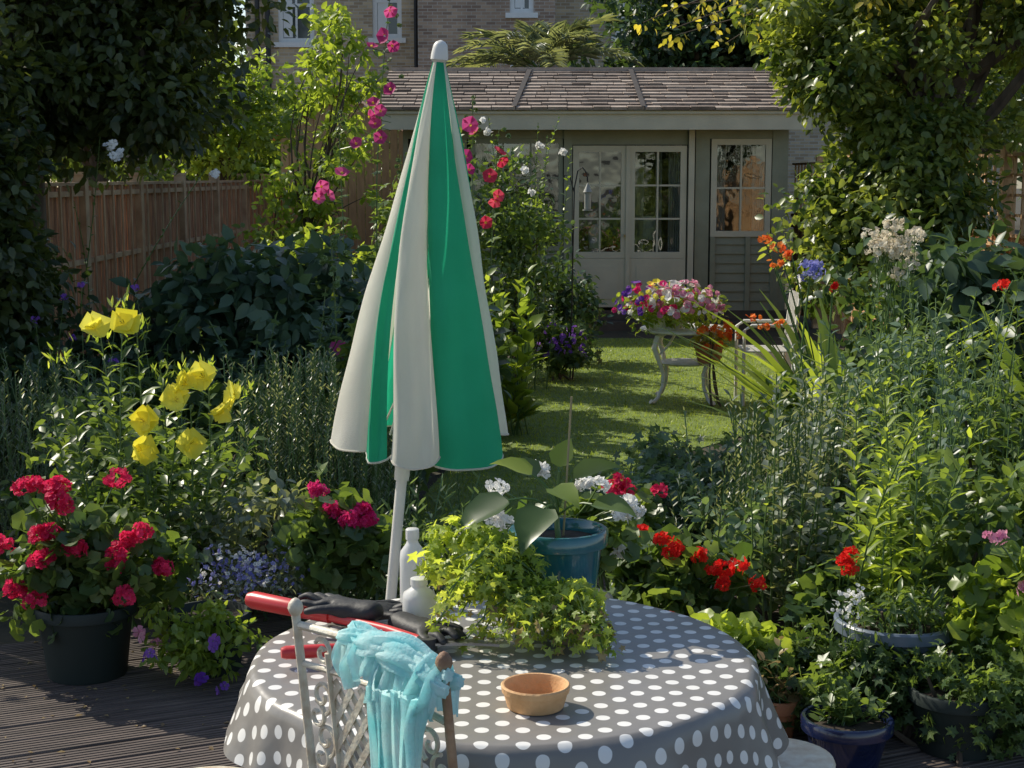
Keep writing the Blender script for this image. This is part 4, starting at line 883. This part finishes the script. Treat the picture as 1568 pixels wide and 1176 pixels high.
e=empty('hydrangea',(2.1,8.5,0)); hc=ell((2.08,8.45,1.46),(.18,.12,.14),20,.5); stemplant('x',[((2.1,8.55,0),tuple(c)) for c in hc],LEAF,(.07,.12),12,M['mid'],e,.005); heads('flower_heads',[tuple(c) for c in hc],.055,24,.028,M['creamF'],e)
bush('laurel_shrub',(2.75,8.9,1.0),(.5,.5,.5),70,.15,26,LEAF,(.10,.16),M['bush'],10,droop=.4)
bush('shrub',(3.0,7.6,.65),(.7,.5,.65),90,.15,30,LEAF,(.06,.10),M['bush'],12)
bush('shrub',(2.1,7.8,.55),(.55,.4,.55),80,.14,30,LEAF,(.05,.09),M['blue'],12)
bush('shrub',(1.65,8.2,.4),(.35,.3,.4),60,.13,28,LEAF,(.05,.09),M['mid'],8)
bush('shrub',(2.5,9.9,.8),(.7,.5,.8),70,.18,28,LEAF,(.07,.11),M['dark'],12)
bush('cranesbill_bank',(1.0,8.3,.22),(.5,.5,.22),80,.11,28,PALM,(.04,.07),M['blue'],8)
bush('cranesbill_bank',(.75,7.2,.22),(.5,.45,.24),80,.11,28,PALM,(.04,.07),M['blue'],8)
bush('cranesbill_bank',(1.5,7.2,.38),(.45,.45,.35),80,.12,28,LEAF,(.04,.07),M['blue'],8)
bush('shrub',(2.3,6.6,.45),(.6,.4,.5),90,.13,28,LEAF,(.05,.08),M['mid'],12)
bush('shrub',(1.1,6.2,.3),(.5,.3,.28),60,.11,28,LEAF,(.04,.07),M['blue'],8)
def tall(name,cx,cy,w,n,h0,h1,tpl,ls,nl,mat,**k): return stemplant(name,[((cx+rng.normal()*w*.4,cy+rng.normal()*.12,0.05),(cx+rng.normal()*w,cy+rng.normal()*.18,random.uniform(h0,h1))) for i in range(n)],tpl,ls,nl,M[mat],None,.0055,.5,.1,**k)
tall('evening_primrose',1.33,5.35,.08,9,.95,1.22,LNC,(.09,.15),50,'light')
tall('phlox_plant',1.15,6.0,.14,14,.8,1.2,LEAF,(.05,.09),30,'grey')
tall('phlox_plant',1.65,6.1,.16,16,.9,1.3,LEAF,(.06,.10),28,'blue')
tall('phlox_plant',2.05,6.4,.16,16,1.0,1.4,LNC,(.08,.13),34,'mid')
tall('aster_plant',1.45,6.9,.25,20,.8,1.2,LNC,(.07,.12),36,'grey')
tall('fennel_plant',1.9,7.2,.2,16,1.1,1.45,LNC,(.06,.11),40,'blue')
spikes('lavender_bush',[(1.0,6.4),(1.15,6.6)],.9,M['grey'],80,.03,30,.14,.1)
stemplant('geranium_sprig',[((.9+.1*i,5.9,0),(.88+.12*i,5.85,.85-.1*i)) for i in range(3)],LEAF,(.04,.07),10,M['light'])
geranium('white_geranium',(.17,4.78,.74),(.24,.14,.12),[(.07,4.68,.966),(.09,4.69,.95),(-.045,4.68,.90),(-.055,4.68,.82),(-.03,4.66,.79),(.225,4.68,.91),(.265,4.68,.91),(.345,4.66,.85),(.37,4.66,.83),(.33,4.64,.82),(.33,4.7,.70),(.36,4.64,.86)],M['whiteF'],M['mid'],(.15,4.78,.5),30,.075,14,(.04,.07),.03,18,.03)
pot('tall_planter',(.15,4.8),.17,.12,.48,greenpot,.04)
geranium('red_geranium',(.62,5.5,.34),(.3,.2,.2),[(.53,5.38,.57),(.58,5.38,.55),(.56,5.35,.53),(.72,5.35,.47),(.76,5.35,.47),(.74,5.3,.43),(.80,5.33,.49),(.54,5.2,.33),(.86,5.3,.43),(.46,5.4,.6),(.66,5.36,.52)],M['redF'],M['mid'],(.62,5.5,.05),50,.085,18,(.045,.08),.030,18,.028)
geranium('crimson_geranium',(.45,6.3,.38),(.22,.18,.18),[(.40,6.2,.6),(.44,6.2,.62),(.47,6.2,.58),(.43,6.15,.56),(.6,6.2,.58)],M['crimF'],M['mid'],(.45,6.3,.05),34,.08,16,(.045,.075),.038,22,.030)
geranium('ivy_geranium',(.62,5.05,.24),(.28,.2,.15),[],M['redF'],M['light'],(.6,5.1,.05),50,.08,18,(.045,.075))
geranium('scarlet_geranium',(1.15,5.3,.36),(.16,.14,.12),[(1.13,5.15,.55),(1.15,5.15,.57),(1.14,5.12,.53)],M['redF'],M['mid'],(1.15,5.3,.05),24,.07,16,(.045,.07),.026,18,.028)
geranium('pink_geranium',(1.72,4.95,.40),(.3,.2,.2),[(1.64,4.8,.55),(1.67,4.8,.57),(1.55,4.85,.70)],M['pinkF'],M['light'],(1.7,4.95,.05),54,.08,16,(.045,.08),.032,16,.03)
bush('ivy_mass',(1.05,4.95,.2),(.28,.2,.16),50,.08,22,PALM,(.04,.065),M['mid'],6)
bush('ivy_mass',(1.5,4.72,.2),(.25,.16,.2),70,.07,22,PALM,(.025,.045),M['mid'],6)
bush('ivy_mass',(1.25,4.84,.20),(.16,.06,.12),36,.06,20,PALM,(.03,.05),M['mid'],4)
bush('fern_bush',(1.29,4.98,.42),(.17,.13,.07),30,.06,18,LNC,(.03,.06),M['mid'],4)
bush('shrub',(1.7,5.6,.45),(.4,.3,.35),60,.11,28,LEAF,(.05,.08),M['mid'],8)
e=empty('candytuft',(1.1,4.95,.2)); heads('flowers',[tuple(c) for c in ell((1.09,4.85,.46),(.05,.04,.09),9)],.03,6,.016,M['whiteF'],e); stemplant('x',[((1.1,4.95,.05),(1.09+rng.normal()*.04,4.87,.5)) for i in range(7)],LNC,(.03,.05),14,M['mid'],e,.002)
greyb=solid('grey_glazed_planter',(.17,.21,.27),.35,(.12,.15,.20),10,coat=.2)
pot('bowl_planter',(1.29,5.05),.195,.11,.34,greyb,.04,rim=.02)
pot('terracotta_pot',(.87,4.85),.062,.045,.13,terrap,.04,rim=.01)
pot('blue_glazed_pot',(1.04,4.62),.135,.10,.15,bluepot,.04,rim=.016)
pot('plant_pot',(1.42,4.75),.15,.12,.2,greenpot,.04); pot('plant_pot',(1.05,5.0),.12,.1,.18,greenpot,.04)
for c,h in (((.87,4.85),.3),((1.04,4.62),.32),((1.1,4.65),.28),((1.0,4.62),.27)): stemplant('seedling',[((c[0]+rng.normal()*.04,c[1]+rng.normal()*.03,.14),(c[0]+rng.normal()*.06,c[1]+rng.normal()*.05,h+rng.normal()*.04)) for i in range(6)],LEAF,(.04,.07),8,M['dry'] if c[0]==.87 else M['mid'],None,.003)
